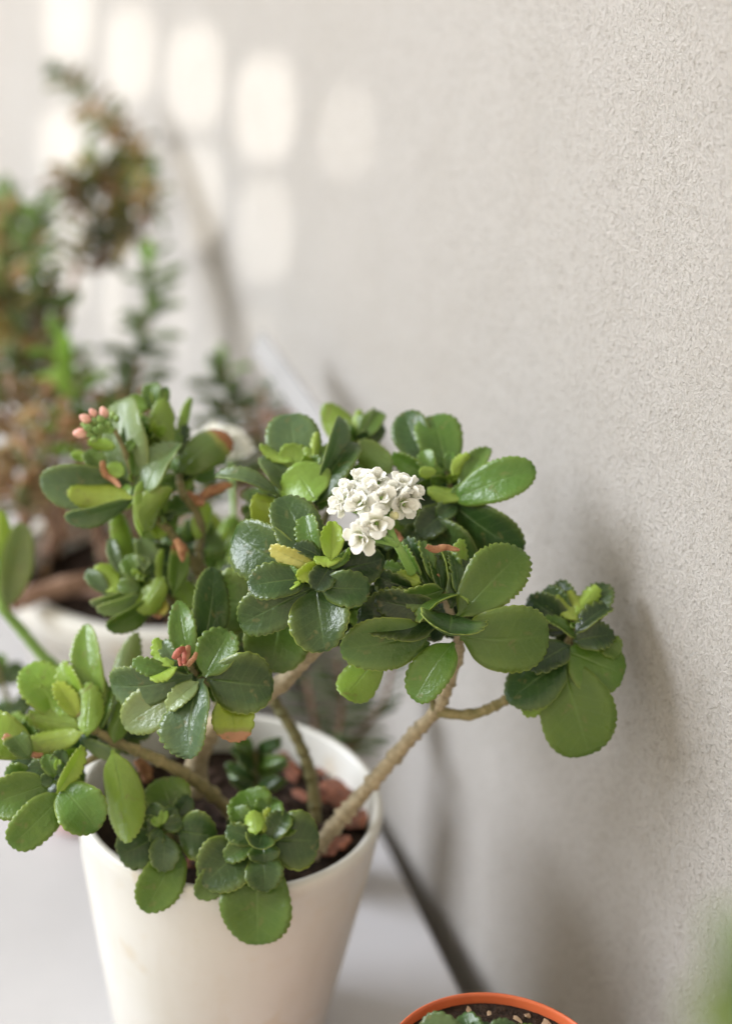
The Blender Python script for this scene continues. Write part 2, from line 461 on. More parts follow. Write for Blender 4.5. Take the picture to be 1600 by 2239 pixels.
# ---- leaf blade -----------------------------------------------------------
def blade(L, W, p=0.72, q=0.48, pet=0.12, serr=0.014, nsc=8, cup=0.25, bend=0.08, wav=0.03, th=0.0016, N=52, K=4, seed=0, twist=0.0, curl=0.0, fold=0.0):
    """closed blade in its own frame: x along the midrib, y across, z = upper side"""
    rs = np.random.default_rng(seed)
    tau = np.linspace(0, 1, N+1)
    a = (1-np.cos(np.pi*tau))/2
    gmax = (p/(p+q))**p*(q/(p+q))**q
    w = (np.maximum(a, 1e-9)**p)*(np.maximum(1-a, 0)**q)/gmax
    petw = pet*np.clip((1-a*1.4), 0, 1)
    w = np.maximum(w*np.clip((a/0.14), 0.0, 1)**0.5, petw)
    w[-1] = 0
    halves = []
    for sgn in (1, -1):
        A = a*L; B = w*W/2
        dA = np.gradient(A); dB = np.gradient(B)
        ln = np.hypot(dA, dB)+1e-12
        nA, nB = -dB/ln, dA/ln
        arc = np.concatenate([[0], np.cumsum(np.hypot(np.diff(A), np.diff(B)))]); arc /= arc[-1]
        ph = rs.uniform(0, 1)
        x = np.clip((arc-0.38)/0.62, 0, 1)
        warp = x*nsc + 0.22*np.sin(x*7+ph*6)
        sc = np.abs(np.sin(np.pi*(warp)))**0.75-0.62
        env = np.clip((arc-0.36)/0.12, 0, 1)*(1-0.6*np.clip((arc-0.93)/0.07, 0, 1))
        amp = serr*L*env*(0.75+0.5*rs.random())
        lob = 0.02*W*np.sin(arc*9+ph*6.28)*np.clip((arc-.2)/.2, 0, 1)*np.clip((1-arc)/.15, 0, 1)
        A2 = A+nA*(sc*amp+lob); B2 = np.maximum(B+nB*(sc*amp+lob), 0)
        B2[-1] = 0; A2[0] = 0; A2[-1] = L
        halves.append((A2, B2))
    Mid = a*L*0.985
    cols = np.linspace(-1, 1, 2*K+1)
    cols = np.sign(cols)*np.abs(cols)**0.8
    p1, p2, p3 = rs.uniform(0, 6.28, 3)
    top = np.zeros((N+1, 2*K+1, 3)); bot = np.zeros_like(top)
    S = np.zeros((N+1, 2*K+1)); AA = np.zeros_like(S)
    for ci, s in enumerate(cols):
        A2, B2 = halves[0] if s >= 0 else halves[1]
        x = Mid*(1-abs(s))+A2*abs(s)
        y = s*B2
        yn = y/(W/2)
        an = x/L
        z = cup*W/2*(np.abs(yn)**1.7)*np.clip(an*2, 0.3, 1) + fold*W/2*np.abs(yn)
        z = z - bend*L*(4*(an-0.5)**2-1)*-1*-1 if False else z + bend*L*4*an*(1-an)
        z = z + curl*L*np.clip((an-0.6)/0.4, 0, 1)**2
        z = z + wav*W*(np.sin(an*5.2+p1)*yn*0.6+np.sin(yn*2.6+an*6+p2)*0.35+np.sin(an*11+p3)*np.abs(yn)**2*0.25)
        z = z + twist*y*an
        edge = np.sqrt(np.clip(1-np.abs(s)**2.4, 0, 1))
        t = th*(0.32+0.68*edge)*np.clip(np.hypot(B2/(W/2), 0.12)*2.2, 0.35, 1)
        groove = -0.35*th*np.exp(-(yn/0.07)**2)*(1-an*0.6)
        top[:, ci] = np.stack([x, y, z+t/2+groove], 1)
        bot[:, ci] = np.stack([x, y, z-t/2+groove*0.5], 1)
        S[:, ci] = abs(s); AA[:, ci] = an
    nc = 2*K+1
    V = np.concatenate([top.reshape(-1, 3), bot.reshape(-1, 3)])
    sarr = np.concatenate([S.ravel(), S.ravel()])
    # near the very tip everything counts as margin
    aarr = np.concatenate([AA.ravel(), AA.ravel()])
    side = np.concatenate([np.zeros(S.size), np.ones(S.size)])
    F = []
    off = S.size
    for j in range(N):
        for c in range(nc-1):
            i0 = j*nc+c
            F.append((i0, i0+nc, i0+nc+1, i0+1))
            F.append((off+i0, off+i0+1, off+i0+nc+1, off+i0+nc))
        i0 = j*nc; F.append((i0, off+i0, off+i0+nc, i0+nc))
        i0 = j*nc+nc-1; F.append((i0, i0+nc, off+i0+nc, off+i0))
    for c in range(nc-1):
        F.append((c, c+1, off+c+1, off+c))
        i0 = N*nc+c; F.append((i0, off+i0, off+i0+1, i0+1))
    return V, F, sarr, aarr, side

def blade_mesh(name, mat, **kw):
    V, F, s, a, sd = blade(**kw)
    me = bpy.data.meshes.new(name)
    me.from_pydata(V.tolist(), [], F)
    me.polygons.foreach_set('use_smooth', [True]*len(me.polygons))
    for nm, arr in (('leaf_s', s), ('leaf_a', a), ('leaf_side', sd)):
        at = me.attributes.new(nm, 'FLOAT', 'POINT')
        at.data.foreach_set('value', arr.astype(np.float32))
    if mat: me.materials.append(mat)
    me.update()
    return me

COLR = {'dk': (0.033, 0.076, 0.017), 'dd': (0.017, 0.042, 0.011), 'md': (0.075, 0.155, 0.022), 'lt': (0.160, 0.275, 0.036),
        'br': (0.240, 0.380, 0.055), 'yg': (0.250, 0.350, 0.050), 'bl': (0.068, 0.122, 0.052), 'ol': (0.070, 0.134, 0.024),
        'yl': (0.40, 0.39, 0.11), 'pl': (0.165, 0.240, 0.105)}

leaf_seed = [100]
def leaf_px(parent, bx, by, tx, ty, W, col, d0, d1, roll=0.0, under=False, cup=0.34, bend=0.07, serr=0.026, rim=0.6,
            mat='leaf', p=0.60, q=0.48, curl=0.0, fold=0.0, wav=0.03, twist=0.0, nsc=8, pet=0.12, name='leaf', th=0.0017):
    leaf_seed[0] += 1
    sd = leaf_seed[0]
    rs = random.Random(sd)
    B = P(bx, by, d0); T = P(tx, ty, d1)
    x = (T-B); L = x.length; x.normalize()
    Vv = (CAM-(B+T)/2).normalized()
    y = Vv.cross(x); y.normalize()
    z = x.cross(y)                                  # towards the camera
    if under: z = -z; y = -y
    roll += rs.uniform(-13, 13)
    rot = Matrix.Rotation(R(roll), 3, x)
    y = rot @ y; z = rot @ z
    Wm = 1.10*W*pxm((d0+d1)/2)/max(0.3, abs(math.cos(R(roll))))
    cup += rs.uniform(-.06, .14); wav *= rs.uniform(1.0, 2.0); bend += rs.uniform(-.03, .05)
    ns = max(4, min(11, int(round(nsc*L/0.04))))
    me = blade_mesh('leaf', M[mat], L=L, W=Wm, p=p, q=q, cup=cup, bend=bend, serr=serr*0.04/max(L, 0.02) if L < 0.03 else serr,
                    curl=curl, fold=fold, wav=wav, twist=twist, nsc=ns, pet=pet, seed=sd, th=th)
    o = bpy.data.objects.new(name, me)
    o.matrix_world = Matrix(((x.x, y.x, z.x, B.x), (x.y, y.y, z.y, B.y), (x.z, y.z, z.z, B.z), (0, 0, 0, 1)))
    c = COLR[col]
    v = rs.uniform(0.86, 1.16); h = rs.uniform(0.93, 1.08)
    o.color = (c[0]*v*h, c[1]*v, c[2]*v/h, rim)
    link(o, parent)
    return o

def rosette(parent, cx, cy, d, k, rows, kx=0.0, lay=0.0035):
    """rows: text lines  bx by tx ty W colour [options]"""
    for ln in rows.strip().splitlines():
        f = ln.split()
        if not f or f[0].startswith('#'): continue
        bx, by, tx, ty, W = map(float, f[:5]); col = f[5]
        kw = {}; layer = 0.0; zb = zt = 0.0
        for o in f[6:]:
            if o == 'u': kw['under'] = True; continue
            key, val = o.split('=')
            if key == 'l': layer = float(val)
            elif key == 'zt': zt = float(val)*0.01
            elif key == 'zb': zb = float(val)*0.01
            elif key == 'r': kw['roll'] = float(val)
            elif key == 'mat': kw['mat'] = val
            else:
                kw[{'c': 'cup', 'b': 'bend', 's': 'serr', 'R': 'rim', 'cu': 'curl', 'f': 'fold', 'w': 'wav', 't': 'twist'}.get(key, key)] = float(val)
        def dep(x, y): return d + (-k*(y-cy)+kx*(x-cx))/FPX*d
        leaf_px(parent, bx, by, tx, ty, W, col, dep(bx, by)+layer*lay+zb, dep(tx, ty)+layer*lay+zt, **kw)

# ------------------------------------------------------------------ white pot with soil
rim_c = P(505, 1738, 1.02)
POT_H = rim_c.z-TABLE_Z
pot_r = 335*pxm(1.02)
rb = pot_r*0.70
prof = [(rb*0.96, 0.0), (rb, 0.004), (rb+(pot_r-rb)*0.42, POT_H*0.40), (rb+(pot_r-rb)*0.445, POT_H*0.415), (rb+(pot_r-rb)*0.85, POT_H*0.80),
        (pot_r-0.0016, POT_H-0.014), (pot_r-0.0004, POT_H-0.010), (pot_r, POT_H-0.003), (pot_r-0.0012, POT_H), (pot_r-0.0045, POT_H+0.0004), (pot_r-0.0062, POT_H-0.002),
        (pot_r-0.0080, POT_H-0.03), (pot_r-0.014, POT_H-0.06), (rb-0.004, 0.01)]
pot_base = Vector((rim_c.x, rim_c.y, 0.0))
pot = lathe('flower_pot', prof, pot_base, M['pot'])
tag(pot, 'tall white tapered flower pot holding the flowering succulent', 'flower pot')

SOIL_Z = rim_c.z-0.026
def soil_disc(name, c, r, z, amp, mat, seed, n=44):
    rs = np.random.default_rng(seed)
    verts = [Vector((c.x, c.y, z+rs.normal()*amp))]; faces = []
    rings = 16
    for i in range(1, rings+1):
        for k in range(n):
            an = 2*math.pi*k/n
            rr = r*i/rings
            verts.append(Vector((c.x+rr*math.cos(an), c.y+rr*math.sin(an), z+(rs.normal()*amp if i < rings else 0))))
    for k in range(n): faces.append((0, 1+k, 1+(k+1) % n))
    for i in range(rings-1):
        for k in range(n):
            faces.append((1+i*n+k, 1+(i+1)*n+k, 1+(i+1)*n+(k+1) % n, 1+i*n+(k+1) % n))
    return mesh_obj(name, verts, faces, mat)
soil = soil_disc('potting_soil', rim_c, pot_r-0.0090, SOIL_Z, 0.0016, M['soil'], 3)
tag(soil, 'dark potting soil strewn with red brown bark chips in the white pot', 'soil', kind='stuff')

def chip_mesh(seed, L, Wd, H):
    rs = np.random.default_rng(seed)
    bm = bmesh.new()
    bmesh.ops.create_icosphere(bm, subdivisions=2, radius=1)
    for v in bm.verts:
        n = 1+0.22*rs.normal()*0.6
        v.co = Vector((v.co.x*L/2*n, v.co.y*Wd/2*n, v.co.z*H/2*(1+0.2*rs.normal())))
        v.co.z += 0.25*L*(v.co.x/L)**2*4*0.3
    me = bpy.data.meshes.new('bark_chip'); bm.to_mesh(me); bm.free()
    me.materials.append(M['chip'])
    return me
chips = [chip_mesh(i, 0.018, 0.0085, 0.0022) for i in range(5)]
dark_chips = [chip_mesh(20+i, 0.014, 0.009, 0.0045) for i in range(4)]
for m_ in dark_chips: m_.materials.clear(); m_.materials.append(M['woody_dark'])
fixed = [(735, 1722, 62, 30, 20), (755, 1745, 66, 22, 0), (782, 1795, 56, 26, 35), (700, 1690, 40, 20, 60), (740, 1845, 40, 20, 10), (640, 1690, 40, 22, 80),
         (715, 1862, 34, 20, 150), (660, 1740, 36, 18, 110), (620, 1650, 34, 18, 40), (668, 1650, 34, 16, 70), (770, 1712, 34, 20, 130), (700, 1745, 32, 18, 15)]
rs = random.Random(5)
for i in range(120):
    if i < len(fixed):
        px, py, ln, wd, an = fixed[i]
        p = hit_z(px, py, SOIL_Z+0.004); k = ln*pxm(1.02)/0.016*1.5
    else:
        rr = (pot_r-0.02)*math.sqrt(rs.random()); t = rs.uniform(0, 6.28)
        p = Vector((rim_c.x+rr*math.cos(t), rim_c.y+rr*math.sin(t), SOIL_Z+0.002)); k = rs.uniform(0.25, 0.8); an = rs.uniform(0, 180)
    o = bpy.data.objects.new('bark_chip', chips[i % 5] if i < 24 else dark_chips[i % 4])
    o.location = p; o.rotation_euler = (rs.uniform(-.3, .3), rs.uniform(-.3, .3), R(an)); o.scale = (k, k*rs.uniform(.9, 1.3), k)
    link(o, soil)

# ------------------------------------------------------------------ the flowering succulent
plant = empty('flowering_succulent')
tag(plant, 'flowering green succulent with scalloped fleshy leaves and white blossoms in the white pot', 'plant')

trunk = stem_px('trunk', [(425, 1735, 1.03), (435, 1650, 1.02), (480, 1575, 1.0), (598, 1507, .97), (668, 1440, .945), (712, 1392, .93), (704, 1310, .915), (700, 1250, .90)], M['stem_tan'], plant, 52, 18, 0.10, 0.013)
br_g = stem_px('branch', [(680, 1870, 1.00), (745, 1790, .998), (830, 1692, .985), (905, 1605, .97), (957, 1548, .957), (986, 1478, .945), (1004, 1415, .935), (985, 1345, .925), (968, 1290, .915)], M['stem_tan'], plant, 37, 17, 0.16, 0.0095, 3)
br_h = stem_px('branch', [(955, 1556, .957), (1030, 1562, .956), (1106, 1530, .952), (1190, 1470, .948), (1240, 1410, .945), (1255, 1345, .94)], M['stem'], plant, 25, 15, 0.12, 0.009, 4)
stem_px('branch', [(952, 1555, .957), (944, 1530, .955), (945, 1505, .954)], M['stem_dark'], plant, 16, 12, 0.1, 0.01, 5)
br_a2 = stem_px('branch', [(690, 1800, 1.03), (681, 1700, 1.03), (648, 1612, 1.03), (604, 1540, 1.03), (540, 1430, 1.03), (468, 1310, 1.035), (440, 1240, 1.003), (434, 1205, 1.003), (441, 1164, 1.003), (429, 1120, 1.003), (400, 1079, 0.998), (391, 1035, 0.998)], M['stem_dark'], plant, 27, 15, 0.12, 0.011, 6)
br_a = stem_px('branch', [(446, 1285, 1.003), (419, 1228, 0.998), (372, 1164, 0.993), (325, 1118, 0.983), (297, 1072, 0.978), (284, 1020, 0.973), (268, 975, 0.968), (250, 938, 0.963)], M['stem_dark'], plant, 21, 9, 0.12, 0.010, 7)
br_b = stem_px('branch', [(480, 1575, 1.0), (478, 1450, 0.988), (440, 1360, 0.998), (391, 1325, 0.998), (355, 1296, 0.993), (322, 1268, 0.988)], M['stem_dark'], plant, 24, 13, 0.12, 0.011, 8)
br_i = stem_px('branch', [(540, 1545, .985), (500, 1520, .965), (455, 1490, .94), (425, 1468, .925), (405, 1435, .92)], M['stem_dark'], plant, 22, 12, 0.12, 0.01, 9)
br_j = stem_px('branch', [(515, 1785, 1.01), (440, 1716, .985), (344, 1660, .968), (262, 1626, .96), (215, 1600, .955), (170, 1560, .95)], M['stem'], plant, 30, 18, 0.16, 0.011, 10)
br_j2 = stem_px('branch', [(262, 1626, .96), (200, 1660, .955), (130, 1700, .95), (118, 1680, .945)], M['stem'], plant, 16, 10, 0.1, 0.01, 11)
br_k = stem_px('branch', [(430, 1790, 1.0), (400, 1830, .97), (375, 1830, .955), (352, 1800, .95)], M['stem_dark'], plant, 20, 12, 0.1, 0.01, 12)
br_l = stem_px('branch', [(640, 1800, 1.01), (600, 1840, .975), (572, 1850, .955), (565, 1800, .945)], M['stem_dark'], plant, 20, 12, 0.1, 0.01, 13)
br_d = stem_px('branch', [(712, 1400, .935), (690, 1300, .95), (692, 1180, .955), (688, 1080, .955), (684, 1000, .95)], M['stem_dark'], plant, 18, 10, 0.1, 0.01, 14)
br_e = stem_px('branch', [(692, 1180, .957), (730, 1090, .985), (765, 1020, 1.0), (778, 955, 1.0)], M['stem_dark'], plant, 14, 9, 0.1, 0.01, 15)
br_f = stem_px('branch', [(995, 1380, .935), (965, 1260, .955), (972, 1150, .965), (985, 1090, .965), (978, 1030, .96)], M['stem_dark'], plant, 17, 10, 0.1, 0.01, 16)
stem_px('branch', [(300, 1690, .985), (320, 1785, 1.0)], M['stem_dark'], plant, 12, 14, 0.1, 0.01, 17)
br_y = stem_px('branch', [(600, 1530, 1.03), (540, 1400, 1.05), (500, 1290, 1.06), (490, 1250, 1.06)], M['stem_dark'], plant, 16, 10, 0.1, 0.01, 18)

# centre rosette, facing the viewer
rosette(trunk, 700, 1240, .895, .40, '''
690 1255 617 1085 98 dk l=2 r=8 c=.15
675 1262 512 1165 118 dk l=3 zt=1.2 r=-6 c=.18 p=.6
672 1268 541 1283 74 dk l=1 c=.2 s=.038 r=6
685 1285 523 1366 96 dk l=2.5 zt=1.6 r=-10 c=.1 b=.1
692 1285 712 1425 122 dk l=3 R=1 c=.25 p=.62
700 1285 808 1288 76 dk l=1 r=-5 s=.036
722 1250 840 1222 78 dd l=2.2 r=12
694 1215 668 1127 52 md l=0 s=.038 r=-10
723 1226 727 1140 46 br l=-1.5 r=10 f=.25 zt=-.6
690 1238 590 1196 38 yl l=0 r=-30 R=.4
705 1222 643 1192 32 dd l=-.4 r=20
700 1232 648 1262 36 yg l=-.4 r=-20
724 1234 688 1290 54 dd l=-.3 r=15
660 1272 628 1238 22 md l=.4
658 1272 632 1290 12 br l=.2 r=40
748 1222 686 1220 20 br u l=-1.2 r=45
740 1240 764 1198 12 br l=-.4 r=50
720 1245 760 1210 22 md l=-.5
''')
# behind the centre rosette: upper middle shoot
rosette(br_d, 680, 1040, .945, .42, '''
650 1035 634 905 112 bl l=2.5 c=.1 r=-12 p=.62
640 1075 577 995 62 bl l=2 r=30
684 1040 618 976 66 lt l=-.5 u r=10
640 1010 568 972 22 lt u r=30
690 1095 640 1018 108 lt u l=-1.5 p=.55 r=8
700 1140 552 1088 84 yg u l=-1.2 c=.5 r=20 b=.15
697 1060 746 912 42 bl l=-.5 r=35
690 1105 776 968 70 dk l=.3 r=-40 c=.05
686 1020 693 943 20 br u r=20
684 1012 668 978 26 br u
610 1082 471 1040 30 bl b=.14 r=35 l=1
700 1060 742 990 40 md l=1.5 r=20
''')
rosette(br_e, 778, 967, 1.0, .5, '''
777 972 708 884 60 lt u r=10 c=.3
782 966 837 902 40 md r=-20 c=.3
778 960 786 895 24 br u
790 955 818 892 16 bl r=40
''')
# upper right shoot
rosette(br_f, 980, 1045, .955, .45, '''
925 1012 884 901 78 dk l=3 r=-8 c=.12
975 1030 946 908 96 md l=2 r=6 c=.15 s=.037
858 1035 781 968 60 ol l=2 u R=1 r=15
942 1040 858 993 38 md l=0 r=-20
947 1036 926 985 38 md l=-1 r=8
954 1030 916 1034 24 br u l=-2 zt=-.5
980 1032 986 988 28 md l=-.5
988 1040 1024 992 30 br u l=-1.5 r=10
1005 1075 1069 978 40 md r=-38 l=-.2
985 1098 1170 1024 84 md l=.6 zt=-2.6 r=-12 c=.12 p=.8
985 1100 1142 1206 96 dk l=1.4 r=14 c=.12 p=.8
1015 1087 934 1070 32 lt u l=-1 r=35
985 1112 912 1172 64 dd l=2 r=10
1040 1245 934 1150 96 dk l=3 r=-10 c=.2
985 1078 1014 1062 16 md l=-1
1000 1100 955 1130 40 dk l=1
''')
# centre right rosette
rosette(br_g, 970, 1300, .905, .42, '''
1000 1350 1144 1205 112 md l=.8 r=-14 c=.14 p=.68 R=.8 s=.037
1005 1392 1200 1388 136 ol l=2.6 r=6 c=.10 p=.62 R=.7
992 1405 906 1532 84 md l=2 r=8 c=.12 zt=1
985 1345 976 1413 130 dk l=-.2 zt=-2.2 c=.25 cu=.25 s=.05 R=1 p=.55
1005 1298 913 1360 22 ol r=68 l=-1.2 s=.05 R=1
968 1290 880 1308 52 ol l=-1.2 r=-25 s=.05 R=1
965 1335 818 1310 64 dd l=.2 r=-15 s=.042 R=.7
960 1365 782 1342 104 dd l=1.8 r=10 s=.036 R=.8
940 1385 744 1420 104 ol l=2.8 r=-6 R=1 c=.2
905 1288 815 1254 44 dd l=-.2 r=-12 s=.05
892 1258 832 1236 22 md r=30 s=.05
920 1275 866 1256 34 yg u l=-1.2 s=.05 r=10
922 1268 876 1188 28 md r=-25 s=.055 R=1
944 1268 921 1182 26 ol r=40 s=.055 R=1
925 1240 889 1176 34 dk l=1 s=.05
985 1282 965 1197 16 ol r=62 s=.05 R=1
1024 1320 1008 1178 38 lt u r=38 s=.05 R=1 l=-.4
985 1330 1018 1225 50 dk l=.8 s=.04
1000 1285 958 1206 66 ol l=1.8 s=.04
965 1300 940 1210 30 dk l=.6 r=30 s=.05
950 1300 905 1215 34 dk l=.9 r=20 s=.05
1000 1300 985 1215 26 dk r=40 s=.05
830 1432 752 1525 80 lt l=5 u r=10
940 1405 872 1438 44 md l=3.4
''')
# small right rosette by the wall
rosette(br_h, 1250, 1390, .935, .40, '''
1226 1440 1287 1650 150 md l=2.2 c=.10 p=.62 q=.42 R=.5 zt=1.6 r=4 nsc=9
1236 1425 1362 1478 118 md l=1.2 r=-8 c=-.22 p=.6 zt=.5
1238 1448 1110 1535 100 dk l=1.2 r=10 c=-.2 p=.62 zt=.4
1200 1530 1140 1556 36 lt u l=3
1246 1412 1158 1462 66 dd l=-.2 r=14 s=.045
1260 1396 1190 1350 20 ol r=64 s=.05 R=1
1250 1370 1154 1306 64 dd l=.8 r=-12 s=.048
1250 1352 1194 1284 44 dk l=.4 s=.05
1256 1345 1220 1270 46 dk l=1 s=.05
1262 1338 1243 1292 26 yg u l=-.8 s=.05
1258 1342 1308 1282 36 br u l=-1 s=.045 r=-15
1262 1356 1214 1304 30 yg u l=-1 r=20 s=.05
1285 1372 1326 1276 58 dk l=1 s=.048 r=-14
1256 1386 1336 1328 36 dd r=-48 l=-.6 s=.05 R=1
1252 1402 1342 1388 56 dd l=-.2 r=-10 s=.045
1310 1395 1354 1432 46 md l=1.5
1270 1362 1300 1330 30 dk l=-.2
1258 1362 1284 1300 30 dk l=.6 s=.05
''')
# upper left budding shoot
rosette(br_a, 290, 1050, .972, .35, '''
285 1052 88 1056 90 bl l=1.5 r=-18 c=.15 p=.85
290 1088 148 1076 54 yg u l=-1 r=10 s=.03
290 1092 142 1132 40 bl l=-.4 r=-42 w=.06
306 1065 270 872 92 pl l=1.2 r=-34 c=.2
338 1062 358 871 64 lt u l=1.8 c=.3 q=.55
318 1082 390 968 56 pl l=-.6 r=-38 w=.06 s=.036
314 1163 376 1066 54 lt u l=-1.2 r=34 c=.6 b=.16 q=.6
309 1174 310 1052 26 lt u r=40 l=-1
255 978 193 967 27 lt u l=-2
224 1038 192 985 40 ol l=-.6 r=10
190 1004 156 993 24 lt u
272 1038 237 1017 32 lt u l=-2
292 1022 282 930 40 dk l=.2
274 992 294 962 20 md l=-1.6
296 1045 292 980 30 md l=-.4 r=20
338 900 331 838 40 md l=3
356 895 364 846 20 md l=3
325 895 284 868 32 lt l=3 u
350 900 345 850 30 lt l=3.3
320 1120 296 1060 30 md l=1
''')
rosette(br_a2, 395, 1035, 1.0, .3, '''
392 1038 502 952 74 ol u b=-.22 mat=leaf_brown r=-12 c=.4 R=.4 q=.42
392 985 418 869 20 lt u r=25 b=.06
392 1000 405 925 22 dk l=1 r=30
396 1090 425 1000 36 lt l=2 u
430 1180 455 1100 38 br l=3 u
''')
rosette(br_b, 320, 1268, .985, .35, '''
322 1268 273 1220 50 md l=-.8 r=10
334 1262 305 1178 44 pl l=.2 r=20
290 1240 257 1118 42 lt l=2 u r=15
268 1262 242 1178 28 bl l=1.6
256 1295 212 1236 52 br l=.4 u r=-10
240 1296 191 1248 34 bl l=1
300 1290 197 1318 28 pl l=.4 r=-35
312 1298 212 1334 32 pl r=-40 l=-.3
338 1312 234 1374 44 md r=-30 l=.3 c=.3
360 1262 306 1340 52 lt u l=-1.4 r=15
356 1290 356 1200 16 lt u r=40 l=-1
380 1300 392 1184 42 md mat=leaf_brown r=15
310 1286 258 1280 34 ol l=-1
358 1308 344 1352 34 yl l=1.5 mat=leaf_orange
330 1255 300 1215 24 pl l=-1.2 r=30
420 1330 395 1270 50 lt l=3 u
''')
# front left rosette
rosette(br_i, 428, 1472, .912, .38, '''
420 1478 242 1498 84 bl l=.4 zt=2 r=-16 c=.15 p=.85 s=.036
420 1490 272 1590 90 pl l=1.6 zt=1.6 r=16 c=.2 R=1
434 1490 368 1552 40 pl l=-.8 r=22
444 1484 414 1660 94 bl l=.3 r=34 c=.12 p=.85 f=.12 s=.035
452 1484 598 1502 124 dk l=.4 c=.42 p=.66 R=1 r=-4
448 1480 504 1380 82 md l=-.2 s=.036 r=-8
416 1455 390 1313 56 md l=1 r=-16 s=.032 q=.62
436 1448 466 1240 74 dk l=3 r=14 q=.55 c=.1
505 1515 513 1624 84 yg l=2.2 mat=leaf_orange c=.3 p=.6
372 1468 290 1446 36 md l=-.8 r=-20
378 1460 339 1394 36 br l=-1.6 u r=10 q=.6
386 1455 357 1400 32 bl l=-.8
388 1458 328 1484 18 br l=-1.8 r=50 u
410 1450 398 1410 14 lt l=-1.5 u
575 1335 450 1312 132 ol l=6.5 R=1 c=.35 p=.6 r=6
610 1350 590 1468 136 ol l=6 R=.8 c=.15 p=.6
''')
# left shoot, leaves upright
rosette(br_j, 180, 1570, .95, .30, '''
212 1560 188 1364 62 lt l=1 r=-18 q=.6 R=1
250 1560 300 1382 54 pl l=3 u q=.6
140 1570 58 1456 92 lt l=1.2 r=10 s=.045 R=1 p=.62
150 1562 70 1508 52 lt u l=-.4 s=.05 R=1
172 1570 122 1492 42 yg l=-.4 r=20 s=.05 R=1
184 1545 136 1448 44 lt l=.6 s=.05 r=-20 R=1
190 1610 196 1492 56 lt u l=-1.2 r=-14 s=.04
178 1590 56 1568 48 lt u l=-.8 s=.04 R=1
184 1602 46 1630 46 yg u l=-1.4 r=18 s=.038
215 1600 240 1500 36 md l=1.6
200 1580 225 1480 40 md l=1.4
250 1625 276 1520 46 md l=1.8 u
180 1618 262 1650 30 pl l=1.5 r=35
246 1640 280 1844 76 lt u l=-.6 r=10 c=.3 q=.6 R=1
''')
rosette(br_j2, 120, 1690, .93, .35, '''
70 1640 -50 1590 92 lt l=.5 s=.04 R=1
110 1712 -30 1760 88 md l=.2 r=-10 R=.9
66 1660 18 1600 50 ol mat=leaf_orange l=-.3
125 1735 182 1632 34 yg r=42 l=-.8 s=.045 R=1
140 1735 24 1850 84 md l=.8 r=-12 c=.1 R=.8
134 1718 215 1815 100 md l=0 r=10 R=.9 p=.62
112 1690 60 1680 40 dk
118 1690 140 1640 36 dk
120 1700 100 1650 34 md l=-.6
125 1695 150 1680 30 dk l=-.6
118 1700 90 1710 30 dk l=-.4
124 1686 128 1660 16 br l=-1
80 1700 10 1700 60 md l=.8
''')
# two low shoots over the front rim, inner leaves coloured darker to imitate shade
rosette(br_k, 352, 1800, .945, .35, '''
385 1800 348 1702 92 ol l=1.6 R=.8 c=.2
388 1815 474 1828 96 dk l=.6 c=.45 R=1 p=.6
350 1825 260 1872 86 dk l=.8 r=-8 p=.6
362 1825 354 1906 60 bl l=-.6 c=.35 p=.6
392 1850 316 1994 88 md l=1.8 r=8 R=.7
358 1806 325 1760 40 dk l=-.4
352 1806 385 1765 36 dk l=-.4
350 1806 310 1800 40 dk l=-.2
356 1808 400 1795 36 dk l=-.4
352 1812 335 1845 32 dk l=-.8
354 1804 360 1770 20 lt l=-1.2
350 1808 332 1788 18 lt l=-1.2
380 1790 415 1740 40 dk l=1.2
''')
rosette(br_l, 564, 1815, .940, .35, '''
585 1836 699 1838 116 dk l=1 c=.2 R=1 p=.58
562 1870 563 2066 142 md l=2.4 c=.10 R=.5 p=.62 zt=1
545 1845 444 1935 112 dk l=1 R=1 c=.2 p=.58
574 1862 580 1950 76 dk l=.2 p=.58 c=.3
500 1890 430 1962 60 ol l=2.2
562 1838 495 1812 46 dk l=-.6 c=.5 R=1 r=-14
588 1840 628 1776 50 dk l=-.4 c=.5 R=1
572 1826 564 1856 64 dk l=-1.4 zt=-.6 c=.4 R=1
560 1825 552 1772 40 br u l=-2.2
576 1822 589 1766 18 yg u l=-1.7 r=30
564 1800 532 1728 90 md l=1 c=.35
574 1842 578 1888 62 dk l=-.4
552 1842 492 1880 44 ol l=-.2 R=1
580 1805 600 1745 60 md l=.8 c=.3
545 1815 510 1765 44 md l=-.4 c=.5 r=20
600 1825 650 1800 34 md l=.5
''')
# yellow-green leaves further back, out of focus
rosette(br_y, 490, 1250, 1.07, .3, '''
490 1260 452 1118 58 yg u
495 1262 512 1128 64 lt u
500 1262 540 1160 50 lt u l=1
470 1265 430 1180 50 lt u l=1
''')

# small young shoot inside the pot
br_m = stem_px('branch', [(560, 1760, 1.06), (558, 1690, 1.05), (560, 1640, 1.04)], M['stem_dark'], plant, 14, 9, .1, .01, 21)
rs = random.Random(12)
rows = ''
for i in range(16):
    yb = 1735-i*6.5
    sgn = 1 if i % 2 else -1
    ln = rs.uniform(42, 72)
    rows += f'{560+sgn*3} {yb:.0f} {560+sgn*ln:.0f} {yb-rs.uniform(6, 40):.0f} {rs.uniform(20, 28):.0f} {rs.choice(["dk","md","dk"])} q=.7 zt={rs.uniform(-2, 1.5):.2f} r={rs.uniform(-30, 30):.0f}\n'
rosette(br_m, 560, 1680, 1.045, 0.1, rows)

